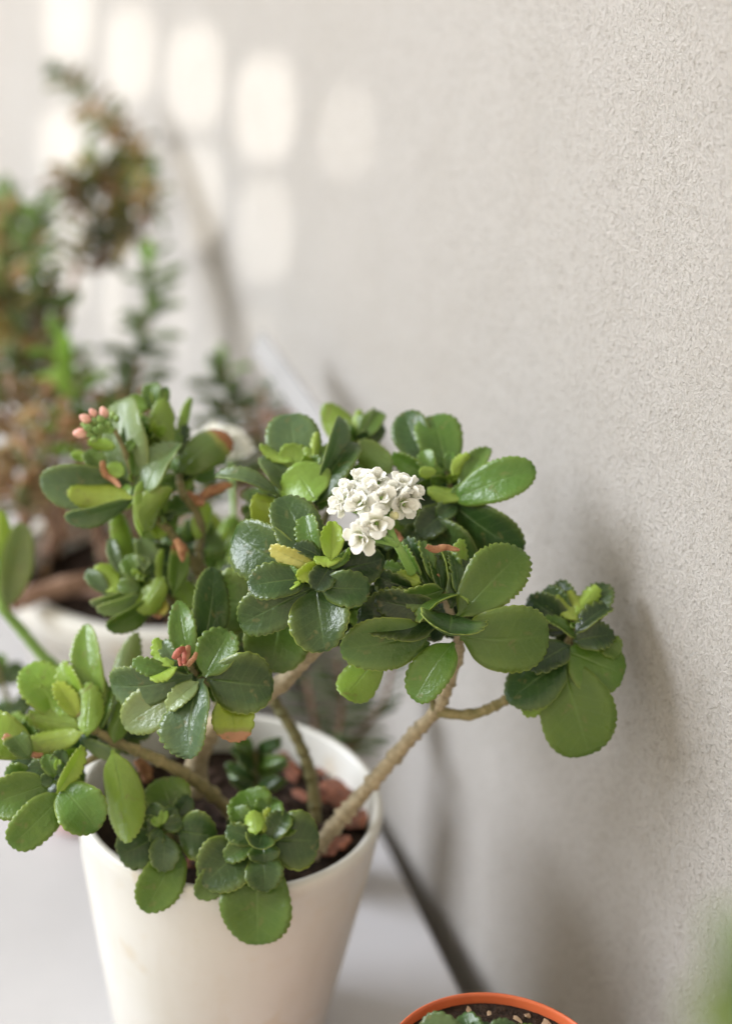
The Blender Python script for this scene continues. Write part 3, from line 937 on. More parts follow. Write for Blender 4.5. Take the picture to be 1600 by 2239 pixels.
def fill(parent, cx, cy, d, n, r0_, r1_, cols, seed, k=.4, lay=.014, small=6, mid=0):
    rs = random.Random(seed)
    rows = ''
    for i in range(n):
        an = 2*math.pi*(i+rs.uniform(-.3, .3))/n
        ln = rs.uniform(r0_, r1_)
        rows += f'{cx+6*math.cos(an):.0f} {cy+6*math.sin(an):.0f} {cx+ln*math.cos(an):.0f} {cy+ln*math.sin(an)*.85:.0f} {ln*rs.uniform(.5, .62):.0f} {rs.choice(cols)} r={rs.uniform(-30, 30):.0f} c={rs.uniform(.1, .4):.2f} zt={rs.uniform(-.6, .8):.2f}\n'
    rosette(parent, cx, cy, d+lay, k, rows)
    rows = ''
    for i in range(small):
        an = 2*math.pi*(i+rs.uniform(-.3, .3))/small
        ln = rs.uniform(22, 42)
        rows += f'{cx:.0f} {cy+4:.0f} {cx+ln*.8*math.cos(an):.0f} {cy+ln*.6*math.sin(an)-14:.0f} {ln*rs.uniform(.5, .65):.0f} {rs.choice(["md", "lt", "md", "dk"])} r={rs.uniform(-40, 40):.0f} c=.35 zt={rs.uniform(-1.0, -.2):.2f}\n'
    if small: rosette(parent, cx, cy, d-.004, .2, rows)
    rows = ''
    for i in range(mid):
        an = 2*math.pi*(i+rs.uniform(-.35, .35))/mid
        ln = rs.uniform(42, 68)
        rows += f'{cx:.0f} {cy+2:.0f} {cx+ln*math.cos(an):.0f} {cy+ln*.8*math.sin(an)-6:.0f} {ln*rs.uniform(.5, .65):.0f} {rs.choice(["md", "lt", "md", "bl", "dk"])} r={rs.uniform(-45, 45):.0f} c=.4 zt={rs.uniform(-.8, .4):.2f}\n'
    if mid: rosette(parent, cx, cy, d+.002, .3, rows)
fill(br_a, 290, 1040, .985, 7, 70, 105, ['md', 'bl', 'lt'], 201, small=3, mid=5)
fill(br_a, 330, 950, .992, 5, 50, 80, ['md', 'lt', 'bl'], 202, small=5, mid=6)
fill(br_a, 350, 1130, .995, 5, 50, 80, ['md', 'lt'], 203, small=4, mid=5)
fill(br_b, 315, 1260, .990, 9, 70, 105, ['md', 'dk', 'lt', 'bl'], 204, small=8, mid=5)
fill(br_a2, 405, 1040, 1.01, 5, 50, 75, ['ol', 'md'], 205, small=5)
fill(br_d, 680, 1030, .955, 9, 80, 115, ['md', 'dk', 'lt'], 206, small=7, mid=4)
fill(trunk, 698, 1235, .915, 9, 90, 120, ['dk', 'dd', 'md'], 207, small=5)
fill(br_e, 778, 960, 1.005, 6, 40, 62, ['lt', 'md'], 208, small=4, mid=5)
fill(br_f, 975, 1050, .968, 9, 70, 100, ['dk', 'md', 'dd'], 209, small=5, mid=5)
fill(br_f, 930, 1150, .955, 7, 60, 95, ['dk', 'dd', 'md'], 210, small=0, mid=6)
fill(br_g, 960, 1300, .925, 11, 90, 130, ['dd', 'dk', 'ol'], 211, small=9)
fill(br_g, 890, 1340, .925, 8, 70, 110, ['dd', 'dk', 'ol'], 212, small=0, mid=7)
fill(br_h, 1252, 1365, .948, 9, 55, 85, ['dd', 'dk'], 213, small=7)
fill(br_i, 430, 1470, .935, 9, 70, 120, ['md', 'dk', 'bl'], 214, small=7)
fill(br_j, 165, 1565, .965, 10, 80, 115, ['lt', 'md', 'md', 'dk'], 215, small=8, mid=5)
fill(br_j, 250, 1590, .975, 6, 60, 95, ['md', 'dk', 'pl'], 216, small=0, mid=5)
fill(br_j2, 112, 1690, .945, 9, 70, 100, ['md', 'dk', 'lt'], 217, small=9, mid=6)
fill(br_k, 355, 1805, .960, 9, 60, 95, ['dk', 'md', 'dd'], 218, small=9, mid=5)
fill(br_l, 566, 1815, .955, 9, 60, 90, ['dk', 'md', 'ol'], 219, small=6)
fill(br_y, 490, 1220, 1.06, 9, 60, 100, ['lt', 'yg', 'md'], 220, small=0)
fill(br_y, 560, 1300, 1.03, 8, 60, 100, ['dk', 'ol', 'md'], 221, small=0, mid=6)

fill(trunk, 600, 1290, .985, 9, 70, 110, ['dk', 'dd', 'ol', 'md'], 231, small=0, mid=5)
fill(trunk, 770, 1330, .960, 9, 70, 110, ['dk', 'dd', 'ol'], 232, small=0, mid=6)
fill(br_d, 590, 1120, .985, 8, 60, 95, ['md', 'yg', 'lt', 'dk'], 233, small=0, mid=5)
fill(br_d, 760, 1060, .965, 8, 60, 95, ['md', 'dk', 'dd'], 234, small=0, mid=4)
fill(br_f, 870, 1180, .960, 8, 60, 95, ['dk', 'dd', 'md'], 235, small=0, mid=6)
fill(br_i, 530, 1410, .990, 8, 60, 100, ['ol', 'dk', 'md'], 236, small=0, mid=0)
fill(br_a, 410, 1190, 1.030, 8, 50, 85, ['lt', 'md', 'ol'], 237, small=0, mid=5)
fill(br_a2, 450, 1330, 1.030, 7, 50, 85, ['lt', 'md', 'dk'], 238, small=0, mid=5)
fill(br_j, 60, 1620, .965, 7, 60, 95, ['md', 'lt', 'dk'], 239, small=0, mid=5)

# withered leaves, scraps
def withered(parent, pts, w, mat='withered', d=1.0, seed=0):
    rs = random.Random(seed)
    c, _ = catmull([P(x, y, d+rs.uniform(-.004, .004)) for x, y in pts], [1]*len(pts), 7)
    verts, faces = [], []
    n = len(c)
    side = rgt*0.5+upv*0.8
    for i, p in enumerate(c):
        t = i/(n-1)
        ww = w*pxm(d)/2*(math.sin(math.pi*min(1, t*0.9+0.1))**0.6)
        tan = (c[min(i+1, n-1)]-c[max(i-1, 0)]).normalized()
        s = tan.cross(fwd).normalized(); nn = s.cross(tan)
        for k in range(7):
            v = (k-3)/3
            cr = 1.1*v
            verts.append(p+s*(math.sin(cr)*ww*(1+rs.uniform(-.2, .2)))+nn*(ww*0.9*(1-math.cos(cr))+rs.uniform(-1, 1)*ww*0.18))
    for i in range(n-1):
        for k in range(6):
            faces.append((i*7+k, i*7+k+1, (i+1)*7+k+1, (i+1)*7+k))
    o = mesh_obj('withered_leaf', verts, faces, M[mat], parent)
    m = o.modifiers.new('t', 'SOLIDIFY'); m.thickness = 0.0006
    return o
withered(br_a, [(224, 1008), (230, 1035), (248, 1048), (264, 1066)], 15, 'withered', .966, 1)
withered(br_a2, [(404, 1080), (425, 1092), (448, 1100)], 26, 'withered', .998, 2)
withered(br_a2, [(440, 1086), (470, 1070), (508, 1058)], 24, 'withered', 1.002, 3)
withered(br_b, [(384, 1178), (396, 1200), (400, 1228)], 18, 'withered', .975, 4)
withered(br_g, [(932, 1194), (950, 1202), (972, 1197), (1004, 1203)], 14, 'withered', .898, 5)
withered(br_i, [(404, 1456), (408, 1432), (413, 1410)], 15, 'withered', .905, 6)
withered(br_i, [(396, 1456), (392, 1436), (384, 1424)], 9, 'calyx_red', .902, 16)
withered(br_i, [(402, 1452), (404, 1436), (401, 1416)], 9, 'calyx_red', .898, 17)
withered(br_i, [(410, 1456), (424, 1440), (430, 1426)], 9, 'withered', .904, 18)
withered(br_i, [(380, 1440), (392, 1424), (404, 1416)], 14, 'calyx_red', .9, 7)
withered(br_f, [(852, 1160), (866, 1170), (876, 1185)], 20, 'withered', .94, 8)
withered(br_g, [(962, 1318), (958, 1290), (956, 1255)], 14, 'withered', .912, 9)
withered(br_j2, [(66, 1648), (80, 1652), (95, 1650)], 12, 'withered', .935, 10)
withered(br_j, [(300, 1660), (320, 1690), (318, 1710)], 30, 'withered', .99, 11)

# buds on the upper left shoot
def ell(name, c, r, axis, mat, parent, long=1.35):
    bm = bmesh.new()
    bmesh.ops.create_uvsphere(bm, u_segments=12, v_segments=9, radius=1)
    q = Vector((0, 0, 1)).rotation_difference(axis)
    for v in bm.verts:
        t = (v.co.z+1)/2
        k = 1-0.35*t*t
        v.co = q @ Vector((v.co.x*r*k, v.co.y*r*k, v.co.z*r*long)) + c
    me = bpy.data.meshes.new(name); bm.to_mesh(me); bm.free()
    me.polygons.foreach_set('use_smooth', [True]*len(me.polygons)); me.materials.append(mat)
    return link(bpy.data.objects.new(name, me), parent)
hub = P(246, 945, .963)
bud_stalk = stem_px('bud_stalk', [(250, 940, .963), (236, 930, .960), (222, 925, .958)], M['stem_green'], plant, 8, 6, 0, .01, 22)
for bx, by, r_, pk in [(176, 947, 11.5, 1), (187, 915, 10, 1), (228, 902, 10, 1), (204, 902, 8, 1), (247, 909, 8, 0), (256, 915, 7, 0), (221, 917, 8.5, 0), (207, 926, 9, 0),
                       (194, 936, 9, 0), (199, 949, 9, 0), (222, 933, 8, 0), (212, 940, 8, 0), (186, 930, 7, 0), (233, 922, 8, 0), (240, 928, 7, 0), (206, 960, 7, 0), (216, 952, 7, 0)]:
    c = P(bx, by, .958+random.uniform(-.006, .006))
    ax_ = (c-hub).normalized()
    b = ell('bud', c, r_*pxm(.99)*1.08, ax_, M['bud_pink' if pk else 'bud_green'], bud_stalk, 1.3)
    if pk: pass
for bx, by in ((187, 930), (199, 940), (228, 912), (204, 915), (190, 945)):
    tube('bud_stem', [hub, (hub+P(bx, by, .958))/2, P(bx, by, .96)], [.0009, .0008, .0008], M['stem_green'], bud_stalk, 6, 4)

# white double blossoms
def petal_me(seed, L, W):
    me = blade_mesh('petal', M['petal'], L=L, W=W, p=.75, q=.46, pet=.22, serr=0.07, nsc=3, cup=.22, bend=-.06, wav=.22, th=.00028, N=14, K=2, seed=seed, curl=-.10)
    return me
petals = [petal_me(i, 1.0*0.0085, 0.0062) for i in range(6)]
def flower(parent, px, py, d, r, face, seed):
    rs = random.Random(seed)
    c = P(px, py, d)
    ax_ = (rgt*face[0]+upv*face[1]-fwd*face[2]).normalized()
    base = c-ax_*(r*pxm(d)*0.45)
    cal = lathe('flower', [(0.0006, -0.004), (0.0016, -0.003), (0.0022, 0.0), (0.0013, 0.002), (0.0004, 0.003)], base, M['stem_green'], parent, 10, ax_)
    t1 = ax_.orthogonal().normalized(); t2 = ax_.cross(t1)
    k = r*pxm(d)/0.0085
    for ring, (n, tilt, sc, up) in enumerate(((5, 70, 1.45, 0), (4, 40, 1.3, .0006), (3, 22, 1.05, .001))):
        for i in range(n):
            an = 2*math.pi*(i+0.5*(ring % 2))/n+rs.uniform(-.25, .25)
            tl = R(tilt+rs.uniform(-20, 22))
            rad = t1*math.cos(an)+t2*math.sin(an)
            x = (ax_*math.cos(tl)+rad*math.sin(tl)).normalized()
            z = (ax_*math.sin(tl)-rad*math.cos(tl)).normalized()
            y = z.cross(x)
            s = k*sc*rs.uniform(.8, 1.15)
            o = bpy.data.objects.new('petal', petals[rs.randrange(6)])
            b = base+ax_*up
            o.matrix_world = Matrix(((x.x*s, y.x*s, z.x*s, b.x), (x.y*s, y.y*s, z.y*s, b.y), (x.z*s, y.z*s, z.z*s, b.z), (0, 0, 0, 1)))
            link(o, cal)
    return cal
FD = .880
fl = [(758, 1068, .885, 27, (-.5, .5, .6)), (741, 1104, .882, 27, (-.8, .0, .6)), (792, 1047, .888, 25, (-.15, .75, .6)), (826, 1047, .888, 27, (.2, .75, .55)),
      (786, 1098, .874, 29, (-.25, .25, .9)), (834, 1088, .874, 28, (.15, .3, .9)), (880, 1058, .884, 27, (.35, .6, .6)), (904, 1078, .884, 28, (.8, .2, .5)),
      (883, 1102, .878, 28, (.45, -.1, .85)), (823, 1146, .868, 32, (.1, -.15, 1)), (787, 1176, .870, 34, (-.4, -.35, .8)), (757, 1088, .88, 24, (-.4, .2, .8)),
      (808, 1068, .878, 25, (0, .5, .8)), (858, 1070, .882, 23, (.1, .5, .8))]
fork = P(868, 1192, .888)
stalk = stem_px('flower_stalk', [(900, 1250, .905), (882, 1215, .895), (862, 1180, .887), (850, 1150, .887), (838, 1120, .887)], M['stem_green'], plant, 22, 12, 0, .01, 31)
for i, (x, y, d, r_, f) in enumerate(fl):
    flower(stalk, x, y, d, r_, f, 40+i)
    tube('flower_stem', [P(842, 1128, .888), (P(842, 1128, .888)+P(x, y, d+.006))/2-upv*.002, P(x, y, d+.006)], [.0011, .001, .0008], M['stem_green'], stalk, 7, 4)
tube('flower_stem', [fork, P(840, 1172, .88), P(824, 1152, .876)], [.0017, .0015, .0011], M['stem_green'], stalk, 8, 5)
tube('flower_stem', [fork, P(835, 1185, .882), P(795, 1180, .878)], [.0014, .0012, .0010], M['stem_green'], stalk, 8, 5)
ell('bud', P(862, 1127, .876), 11*pxm(.88), (upv*-.3+rgt*.3-fwd).normalized(), simple('cream_bud', (.60, .58, .28), (.75, .72, .5), 80), stalk, 1.5)
# pale blossom far behind, out of focus
stalk2 = stem_px('flower_stalk', [(520, 1330, 1.08), (512, 1150, 1.1), (506, 1010, 1.12)], M['stem_green'], plant, 12, 8, 0, .01, 32)
for i, (x, y) in enumerate(((510, 955), (490, 975), (525, 985), (450, 962), (470, 945))):
    flower(stalk2, x, y, 1.12, 26, (random.uniform(-.5, .5), .6, .6), 80+i)

# ------------------------------------------------------------------ leaf at the left edge
side_plant = tag(empty('leafy_shoot'), 'blurred pale shoot with two upright leaves at the left edge', 'plant')
st = stem_px('stem', [(150, 1480, 1.10), (100, 1440, 1.09), (45, 1375, 1.08), (5, 1325, 1.07), (-10, 1250, 1.07)], M['stem_green'], side_plant, 26, 20, .08, .012, 41)
rosette(st, 5, 1300, 1.07, .2, '''
10 1335 2 1115 54 yg u q=.55
16 1330 48 1143 62 pl q=.5 r=15
-10 1320 -40 1180 50 md
''')

# ------------------------------------------------------------------ round planter behind with the jade plants
PD = 1.40
pl_c = P(338, 1228, PD)
pl_r = 325*pxm(PD)
PH = pl_c.z
prof = [(pl_r*.68, 0), (pl_r*.70, .004), (pl_r*.94, PH-.03), (pl_r*.985, PH-.028), (pl_r, PH-.004), (pl_r-.002, PH), (pl_r-.012, PH+.0005), (pl_r-.016, PH-.004), (pl_r-.02, PH-.05), (pl_r*.66, .01)]
pln = lathe('planter', prof, (pl_c.x, pl_c.y, 0), M['pot'])
tag(pln, 'wide round white planter full of brown stems behind the flower pot', 'planter')
PSZ = PH-0.03
psoil = soil_disc('planter_soil', pl_c, pl_r-.018, PSZ, .004, M['soil'], 9)
tag(psoil, 'dark soil in the wide round planter behind', 'soil', kind='stuff')

jade_meshes = [blade_mesh('leaf', M['leaf'], L=.024, W=.0085, p=.75, q=.5, pet=.2, serr=0, nsc=3, cup=.2, bend=.05*s, wav=.03, th=.0022, N=12, K=2, seed=500+i) for i, s in enumerate((1, -1, 1, .5))]
JC = {'g': [(.045, .085, .04), (.06, .11, .045), (.035, .065, .035)], 'b': [(.17, .085, .06), (.10, .10, .04), (.22, .11, .075), (.05, .065, .03), (.22, .17, .08), (.10, .10, .045)],
      'r': [(.30, .16, .13), (.20, .11, .08), (.10, .10, .05), (.42, .32, .28)], 'y': [(.14, .28, .06), (.20, .36, .07), (.08, .16, .05)]}
def jade(label, stems, group='jade plants in the back planter', root=None):
    e = tag(empty('jade_plant'), label, 'plant', group)
    for (pts, w0, w1, pal, gap, ln, spread, start) in stems:
        pts = [(x_, y_, min(d_+.15+max(0, 1120-y_)/950*.26, (XW-.035-CAM.x)/ray(x_, y_).x)) for x_, y_, d_ in pts]     # the shoots lean back towards the wall
        so = stem_px('stem', pts, M['woody'], e, w0, w1, .1, .014, len(pts)*7)
        c, _ = catmull([P(*p) for p in pts], [1]*len(pts), 20)
        # walk along and set opposite pairs
        acc, tot = 0.0, sum((c[i+1]-c[i]).length for i in range(len(c)-1))
        nxt = tot*start; idx = 0
        for i in range(1, len(c)):
            acc += (c[i]-c[i-1]).length
            while acc >= nxt and nxt <= tot:
                tan = (c[i]-c[i-1]).normalized()
                fr = (nxt/tot)
                t1 = tan.cross(fwd).normalized(); t2 = tan.cross(t1)
                base_an = (math.pi/2)*(idx % 2)+random.uniform(-.5, .5)
                for sg in (0, math.pi):
                    if random.random() < .12: continue
                    an = base_an+sg
                    rad = t1*math.cos(an)+t2*math.sin(an)
                    top = max(0, (fr-.88)/.12)
                    el = random.uniform(.05, .5)*spread+top*.9
                    x = (rad*math.cos(el)+tan*math.sin(el)).normalized()
                    z = (tan-x*tan.dot(x)).normalized(); y = z.cross(x)
                    s = ln/22*1.22*random.uniform(.75, 1.2)*(1-.35*top)
                    o = bpy.data.objects.new('leaf', jade_meshes[random.randrange(4)])
                    o.matrix_world = Matrix(((x.x*s, y.x*s, z.x*s, c[i].x), (x.y*s, y.y*s, z.y*s, c[i].y), (x.z*s, y.z*s, z.z*s, c[i].z), (0, 0, 0, 1)))
                    cl = random.choice(JC[pal]); v = random.uniform(.8, 1.25)
                    if top > .3: cl = random.choice(JC['y' if pal in 'gy' else 'g'])
                    o.color = (cl[0]*v, cl[1]*v, cl[2]*v, .25)
                    link(o, so)
                nxt += gap*.00085*random.uniform(.8, 1.2); idx += 1
    return e

jade('tall brown green shoot with a leafy crown, highest against the wall',
     [([(110, 1150, 1.26), (130, 900, 1.28), (140, 720, 1.28), (165, 600, 1.28), (185, 520, 1.27), (250, 440, 1.27), (290, 400, 1.27)], 20, 12, 'b', 8, 21, 1, .72),
      ([(185, 520, 1.27), (240, 470, 1.27), (320, 440, 1.26), (330, 400, 1.26)], 12, 8, 'b', 7, 21, 1, .3),
      ([(250, 440, 1.27), (300, 350, 1.27), (250, 280, 1.27), (200, 220, 1.27), (130, 150, 1.27)], 12, 7, 'b', 8, 20, 1, .05),
      ([(190, 510, 1.27), (170, 440, 1.27), (130, 375, 1.27)], 9, 6, 'b', 9, 18, 1, .3),
      ([(280, 400, 1.27), (330, 340, 1.26)], 8, 6, 'b', 7, 20, 1, .2),
      ([(230, 460, 1.27), (180, 430, 1.26), (160, 400, 1.26)], 8, 6, 'b', 6, 22, 1, .2),
      ([(230, 470, 1.27), (270, 500, 1.25), (300, 530, 1.25)], 8, 6, 'b', 6, 22, 1, .2),
      ([(240, 450, 1.27), (235, 400, 1.25), (215, 350, 1.25)], 8, 6, 'b', 6, 22, 1, .1),
      ([(240, 450, 1.27), (300, 430, 1.24), (345, 450, 1.24)], 8, 6, 'b', 6, 22, 1, .1),
      ([(260, 420, 1.27), (270, 370, 1.29), (300, 310, 1.29)], 8, 6, 'b', 6, 22, 1, .1),
      ([(200, 505, 1.27), (220, 540, 1.26), (232, 560, 1.26)], 7, 6, 'b', 7, 20, 1, .4)])
jade('dense leafy shoot cut by the left edge of the picture',
     [([(60, 1150, 1.22), (50, 900, 1.22), (30, 700, 1.22), (20, 560, 1.22), (25, 430, 1.22)], 22, 10, 'b', 8, 24, 1, .35),
      ([(40, 760, 1.22), (90, 660, 1.22), (70, 560, 1.22), (60, 480, 1.22)], 12, 7, 'g', 8, 24, 1, .2),
      ([(45, 880, 1.22), (-10, 760, 1.22), (-20, 600, 1.22)], 12, 8, 'b', 8, 24, 1, .2),
      ([(50, 900, 1.2), (110, 820, 1.2), (60, 720, 1.2)], 12, 8, 'b', 8, 22, 1, .2),
      ([(40, 800, 1.24), (90, 720, 1.24), (110, 640, 1.24)], 12, 8, 'b', 8, 22, 1, .2),
      ([(30, 700, 1.22), (-10, 600, 1.22), (0, 500, 1.22), (10, 440, 1.22)], 12, 7, 'b', 7, 22, 1, .2),
      ([(30, 620, 1.22), (70, 540, 1.22), (85, 450, 1.22)], 10, 7, 'g', 7, 22, 1, .2)])
jade('slim upright green shoot with level leaf pairs, in the middle of the jade plants',
     [([(200, 1150, 1.22), (270, 960, 1.24), (298, 830, 1.25), (320, 700, 1.25), (332, 560, 1.25)], 16, 8, 'g', 12, 25, .45, .38)])
jade('bright green tipped shoot in front of the brown foliage',
     [([(210, 1150, 1.16), (195, 1000, 1.17), (165, 850, 1.17), (140, 735, 1.17)], 14, 10, 'y', 13, 25, .9, .35)])
jade('short dark green shoot beside the pale plastic panel',
     [([(520, 1160, 1.2), (512, 1000, 1.22), (500, 890, 1.22), (495, 795, 1.22)], 14, 8, 'g', 9, 23, .5, .2),
      ([(540, 1160, 1.22), (570, 980, 1.24), (580, 860, 1.24)], 14, 8, 'r', 9, 20, .7, .3)])
jade('low reddish brown tangle of foliage at the left of the planter',
     [([(120, 1180, 1.17), (70, 1050, 1.17), (20, 930, 1.17), (30, 800, 1.17)], 18, 9, 'r', 9, 23, 1, .15),
      ([(60, 1180, 1.16), (50, 1080, 1.16), (110, 980, 1.16), (150, 900, 1.16)], 18, 9, 'r', 8, 23, 1, .15),
      ([(170, 1180, 1.2), (190, 1080, 1.2), (160, 960, 1.2), (190, 840, 1.2)], 16, 9, 'r', 8, 22, 1, .2),
      ([(260, 1180, 1.2), (290, 1080, 1.2), (310, 960, 1.2), (270, 880, 1.2)], 16, 9, 'r', 8, 22, 1, .2),
      ([(150, 1180, 1.18), (120, 1060, 1.18), (80, 960, 1.18), (100, 860, 1.18)], 18, 9, 'r', 9, 23, 1, .15),
      ([(200, 1180, 1.19), (250, 1050, 1.2), (230, 930, 1.2), (260, 860, 1.2)], 16, 9, 'r', 9, 22, 1, .15),
      ([(230, 1200, 1.2), (330, 1080, 1.21), (380, 990, 1.22)], 16, 9, 'r', 10, 22, 1, .2),
      ([(20, 1180, 1.17), (-10, 1050, 1.17), (-20, 950, 1.17)], 16, 9, 'r', 10, 22, 1, .2),
      ([(420, 1200, 1.2), (440, 1090, 1.22), (460, 1000, 1.22)], 14, 9, 'r', 10, 20, 1, .2)])
old = tag(empty('bare_stems'), 'bare brown woody stems lying across the soil of the back planter', 'plant')
for i, (pts, w0, w1) in enumerate([([(20, 1320, 1.10), (110, 1290, 1.11), (220, 1268, 1.13), (330, 1275, 1.16)], 46, 34), ([(110, 1210, 1.2), (140, 1110, 1.22), (120, 980, 1.24)], 44, 26),
                                   ([(240, 1230, 1.18), (215, 1150, 1.19), (190, 1060, 1.2)], 36, 26), ([(330, 1260, 1.18), (280, 1160, 1.19), (230, 1070, 1.19)], 34, 24),
                                   ([(60, 1150, 1.19), (30, 1060, 1.2), (-10, 980, 1.2)], 34, 26), ([(300, 1330, 1.13), (220, 1300, 1.14), (150, 1290, 1.15)], 24, 18)]):
    stem_px('stem', [(x_, y_, d_+.2) for x_, y_, d_ in pts], M['woody'], old, w0, w1, .1, .02, 60+i)
rs = random.Random(3)
scr_ = tag(empty('fallen_leaves'), 'small pale fallen leaves scattered on the soil of the back planter', 'leaves', kind='stuff')
for i in range(46):
    t = rs.uniform(0, 6.28); rr = (pl_r-.03)*math.sqrt(rs.random())
    o = bpy.data.objects.new('leaf', jade_meshes[i % 4])
    s = rs.uniform(.5, 1.1)
    o.location = (pl_c.x+rr*math.cos(t), pl_c.y+rr*math.sin(t), PSZ+.006); o.rotation_euler = (rs.uniform(-.6, .6), rs.uniform(-.6, .6), rs.uniform(0, 6)); o.scale = (s, s, s)
    c = rs.choice([(.35, .38, .30), (.20, .11, .06), (.12, .16, .06), (.28, .17, .10), (.45, .42, .38)])
    o.color = (*c, .2)
    link(o, scr_)

# pale glossy panel leaning between planter and wall
pa, pb = P(572, 722, 1.36), P(705, 905, 1.26)
dn = Vector((0, 0, -1))
off = Vector((-.020, -.012, 0))
def slab(name, q, th, mat, parent=None):
    n = (q[1]-q[0]).cross(q[3]-q[0]).normalized()*th
    v = [*q, *[x+n for x in q]]
    return mesh_obj(name, v, [(0, 1, 2, 3), (7, 6, 5, 4), (0, 4, 5, 1), (1, 5, 6, 2), (2, 6, 7, 3), (3, 7, 4, 0)], mat, parent, False)
pan = slab('plastic_panel', [pa, pb+(pb-pa)*.25, pb+(pb-pa)*.25+dn*.016+off*.5, pa+dn*.016+off*.5], .004, M['acrylic'])
tag(pan, 'pale glossy plastic panel leaning against the wall behind the plants', 'panel')

# ------------------------------------------------------------------ shrub behind the pot on the right
sp = tag(empty('potted_shoot'), 'blurred dark green shoots behind the right rim of the white pot', 'plant')
for i, (pts, w0, w1) in enumerate([([(700, 1680, 1.22), (740, 1600, 1.22), (745, 1520, 1.22), (735, 1440, 1.22)], 14, 8), ([(715, 1680, 1.22), (790, 1600, 1.23), (840, 1530, 1.24), (860, 1440, 1.24)], 12, 8),
                                   ([(705, 1680, 1.22), (690, 1590, 1.22), (670, 1480, 1.22)], 12, 8), ([(712, 1680, 1.22), (760, 1640, 1.2), (800, 1620, 1.2)], 10, 8)]):
    so = stem_px('stem', pts, M['woody'], sp, w0, w1, .1, .014, 70+i)
    c, _ = catmull([P(*p) for p in pts], [1]*len(pts), 8)
    for j in range(6, len(c), 2):
        for sg in (-1, 1):
            x = (rgt*sg*random.uniform(.6, 1)+upv*random.uniform(-.1, .5)-fwd*random.uniform(-.5, .5)).normalized()
            z = (upv-x*upv.dot(x)).normalized(); y = z.cross(x); s = random.uniform(.7, 1.1)
            o = bpy.data.objects.new('leaf', jade_meshes[j % 4])
            o.matrix_world = Matrix(((x.x*s, y.x*s, z.x*s, c[j].x), (x.y*s, y.y*s, z.y*s, c[j].y), (x.z*s, y.z*s, z.z*s, c[j].z), (0, 0, 0, 1)))
            cl = random.choice(JC['g']); o.color = (*cl, .2)
            link(o, so)
b = P(705, 1668, 1.22)
tp = lathe('nursery_pot', [(.018, 0), (.02, .003), (.025, b.z-.004), (.026, b.z), (.024, b.z), (.022, b.z-.02), (.016, .01)], (b.x, b.y, 0), M['terracotta'], None, 32)
tag(tp, 'small terracotta pot hidden behind the white flower pot', 'flower pot')

# small plant in the back left corner of the table
lp = tag(empty('dark_leafed_plant'), 'blurred low plant with dark round leaves at the left edge behind the shoot', 'plant')
so = stem_px('stem', [(60, 1640, 1.16), (30, 1560, 1.16), (0, 1480, 1.16), (-20, 1420, 1.16)], M['stem_dark'], lp, 14, 9, .1, .012, 81)
rosette(so, 20, 1520, 1.16, .3, '''
25 1560 75 1520 40 dk
22 1550 60 1570 44 dk
5 1500 -25 1460 50 dk
8 1495 50 1452 40 bl
0 1480 -10 1430 40 md
30 1575 -10 1540 44 dk
40 1590 90 1600 40 md
''')
# pink pot
pc = hit_z(120, 1960, 0.0)
pk = P(160, 1745, 1.30)
pp = lathe('small_pot', [(.020, 0), (.021, .003), (.024, pk.z-.012), (.026, pk.z-.011), (.026, pk.z), (.024, pk.z), (.022, pk.z-.01), (.018, .006)], (pk.x, pk.y, 0), M['pink'], None, 40)
tag(pp, 'small pale pink pot half hidden behind the left leaves', 'flower pot')

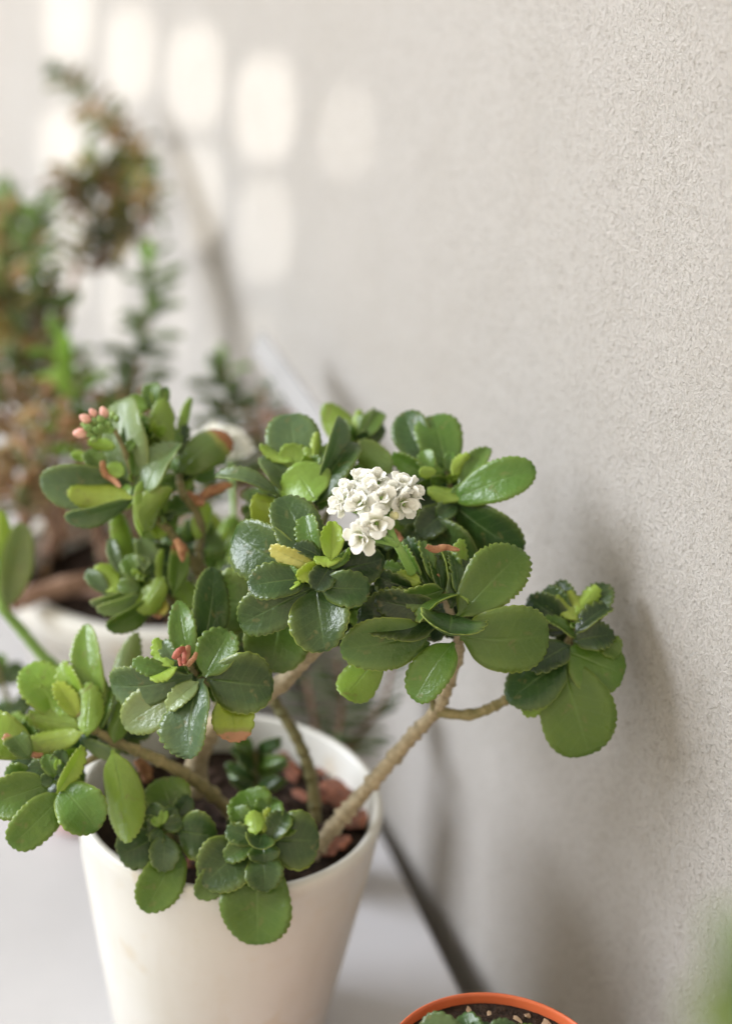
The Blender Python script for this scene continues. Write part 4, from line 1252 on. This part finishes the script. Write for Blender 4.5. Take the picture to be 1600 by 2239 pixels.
# orange pot at the lower edge
oc = P(1093, 2348, .86)
orr = 258*pxm(.86)
op = lathe('nursery_pot', [(orr*.7, 0), (orr*.72, .003), (orr*.92, oc.z-.014), (orr*.985, oc.z-.0135), (orr, oc.z-.001), (orr-.0004, oc.z), (orr-.0013, oc.z), (orr-.0018, oc.z-.002), (orr-.006, oc.z-.03), (orr*.6, .01)], (oc.x, oc.y, 0), M['orange'])
tag(op, 'orange plastic pot at the lower edge beside the wall', 'flower pot')
osoil = soil_disc('pot_gravel', oc, orr-.0030, oc.z-.0055, .0014, M['soil'], 19)
tag(osoil, 'dark soil with tan pebbles in the orange pot', 'soil', kind='stuff')
rs = random.Random(8)
for i in range(70):
    t = rs.uniform(0, 6.28); rr = (orr-.008)*math.sqrt(rs.random())
    o = bpy.data.objects.new('pebble', chips[i % 5].copy() if i < 5 else bpy.data.objects['pebble'].data if i == 5 else bpy.data.meshes[bpy.data.objects['pebble'].data.name])
    if i < 5: o.data.materials.clear(); o.data.materials.append(M['gravel'])
    s = rs.uniform(.2, .42)
    o.location = (oc.x+rr*math.cos(t), oc.y+rr*math.sin(t), oc.z-.0045); o.rotation_euler = (rs.uniform(-.5, .5), rs.uniform(-.5, .5), rs.uniform(0, 6)); o.scale = (s, s*1.5, s*2)
    link(o, osoil)
osu = tag(empty('small_succulent'), 'dark blue green succulent leaves in the orange pot', 'plant')
so = stem_px('stem', [(1060, 2310, .868), (1040, 2290, .858), (1035, 2278, .85)], M['stem_dark'], osu, 14, 10, .1, .01, 91)
rosette(so, 1040, 2245, .845, .5, '''
1030 2292 920 2234 70 bl p=.6 c=.3 R=.2
1050 2295 1010 2218 60 dk p=.6 c=.3 R=.2
1060 2292 1130 2244 64 bl p=.6 c=.3 R=.2
1080 2300 1180 2254 54 md p=.6 c=.3 R=.2
1040 2300 1060 2234 56 dk p=.6 c=.3 R=.2
''')

# out of focus sprig close to the lens, lower right
fg = tag(empty('foreground_sprig'), 'strongly blurred green leaves close up at the lower right corner', 'plant')
so = stem_px('stem', [(1800, 2420, .36), (1760, 2260, .35), (1730, 2140, .345)], M['stem_green'], fg, 22, 14, .05, .02, 95)
rosette(so, 1700, 2200, .345, .2, '''
1720 2260 1510 2190 150 pl u
1710 2220 1580 1990 130 pl
1730 2320 1540 2290 130 pl
''')
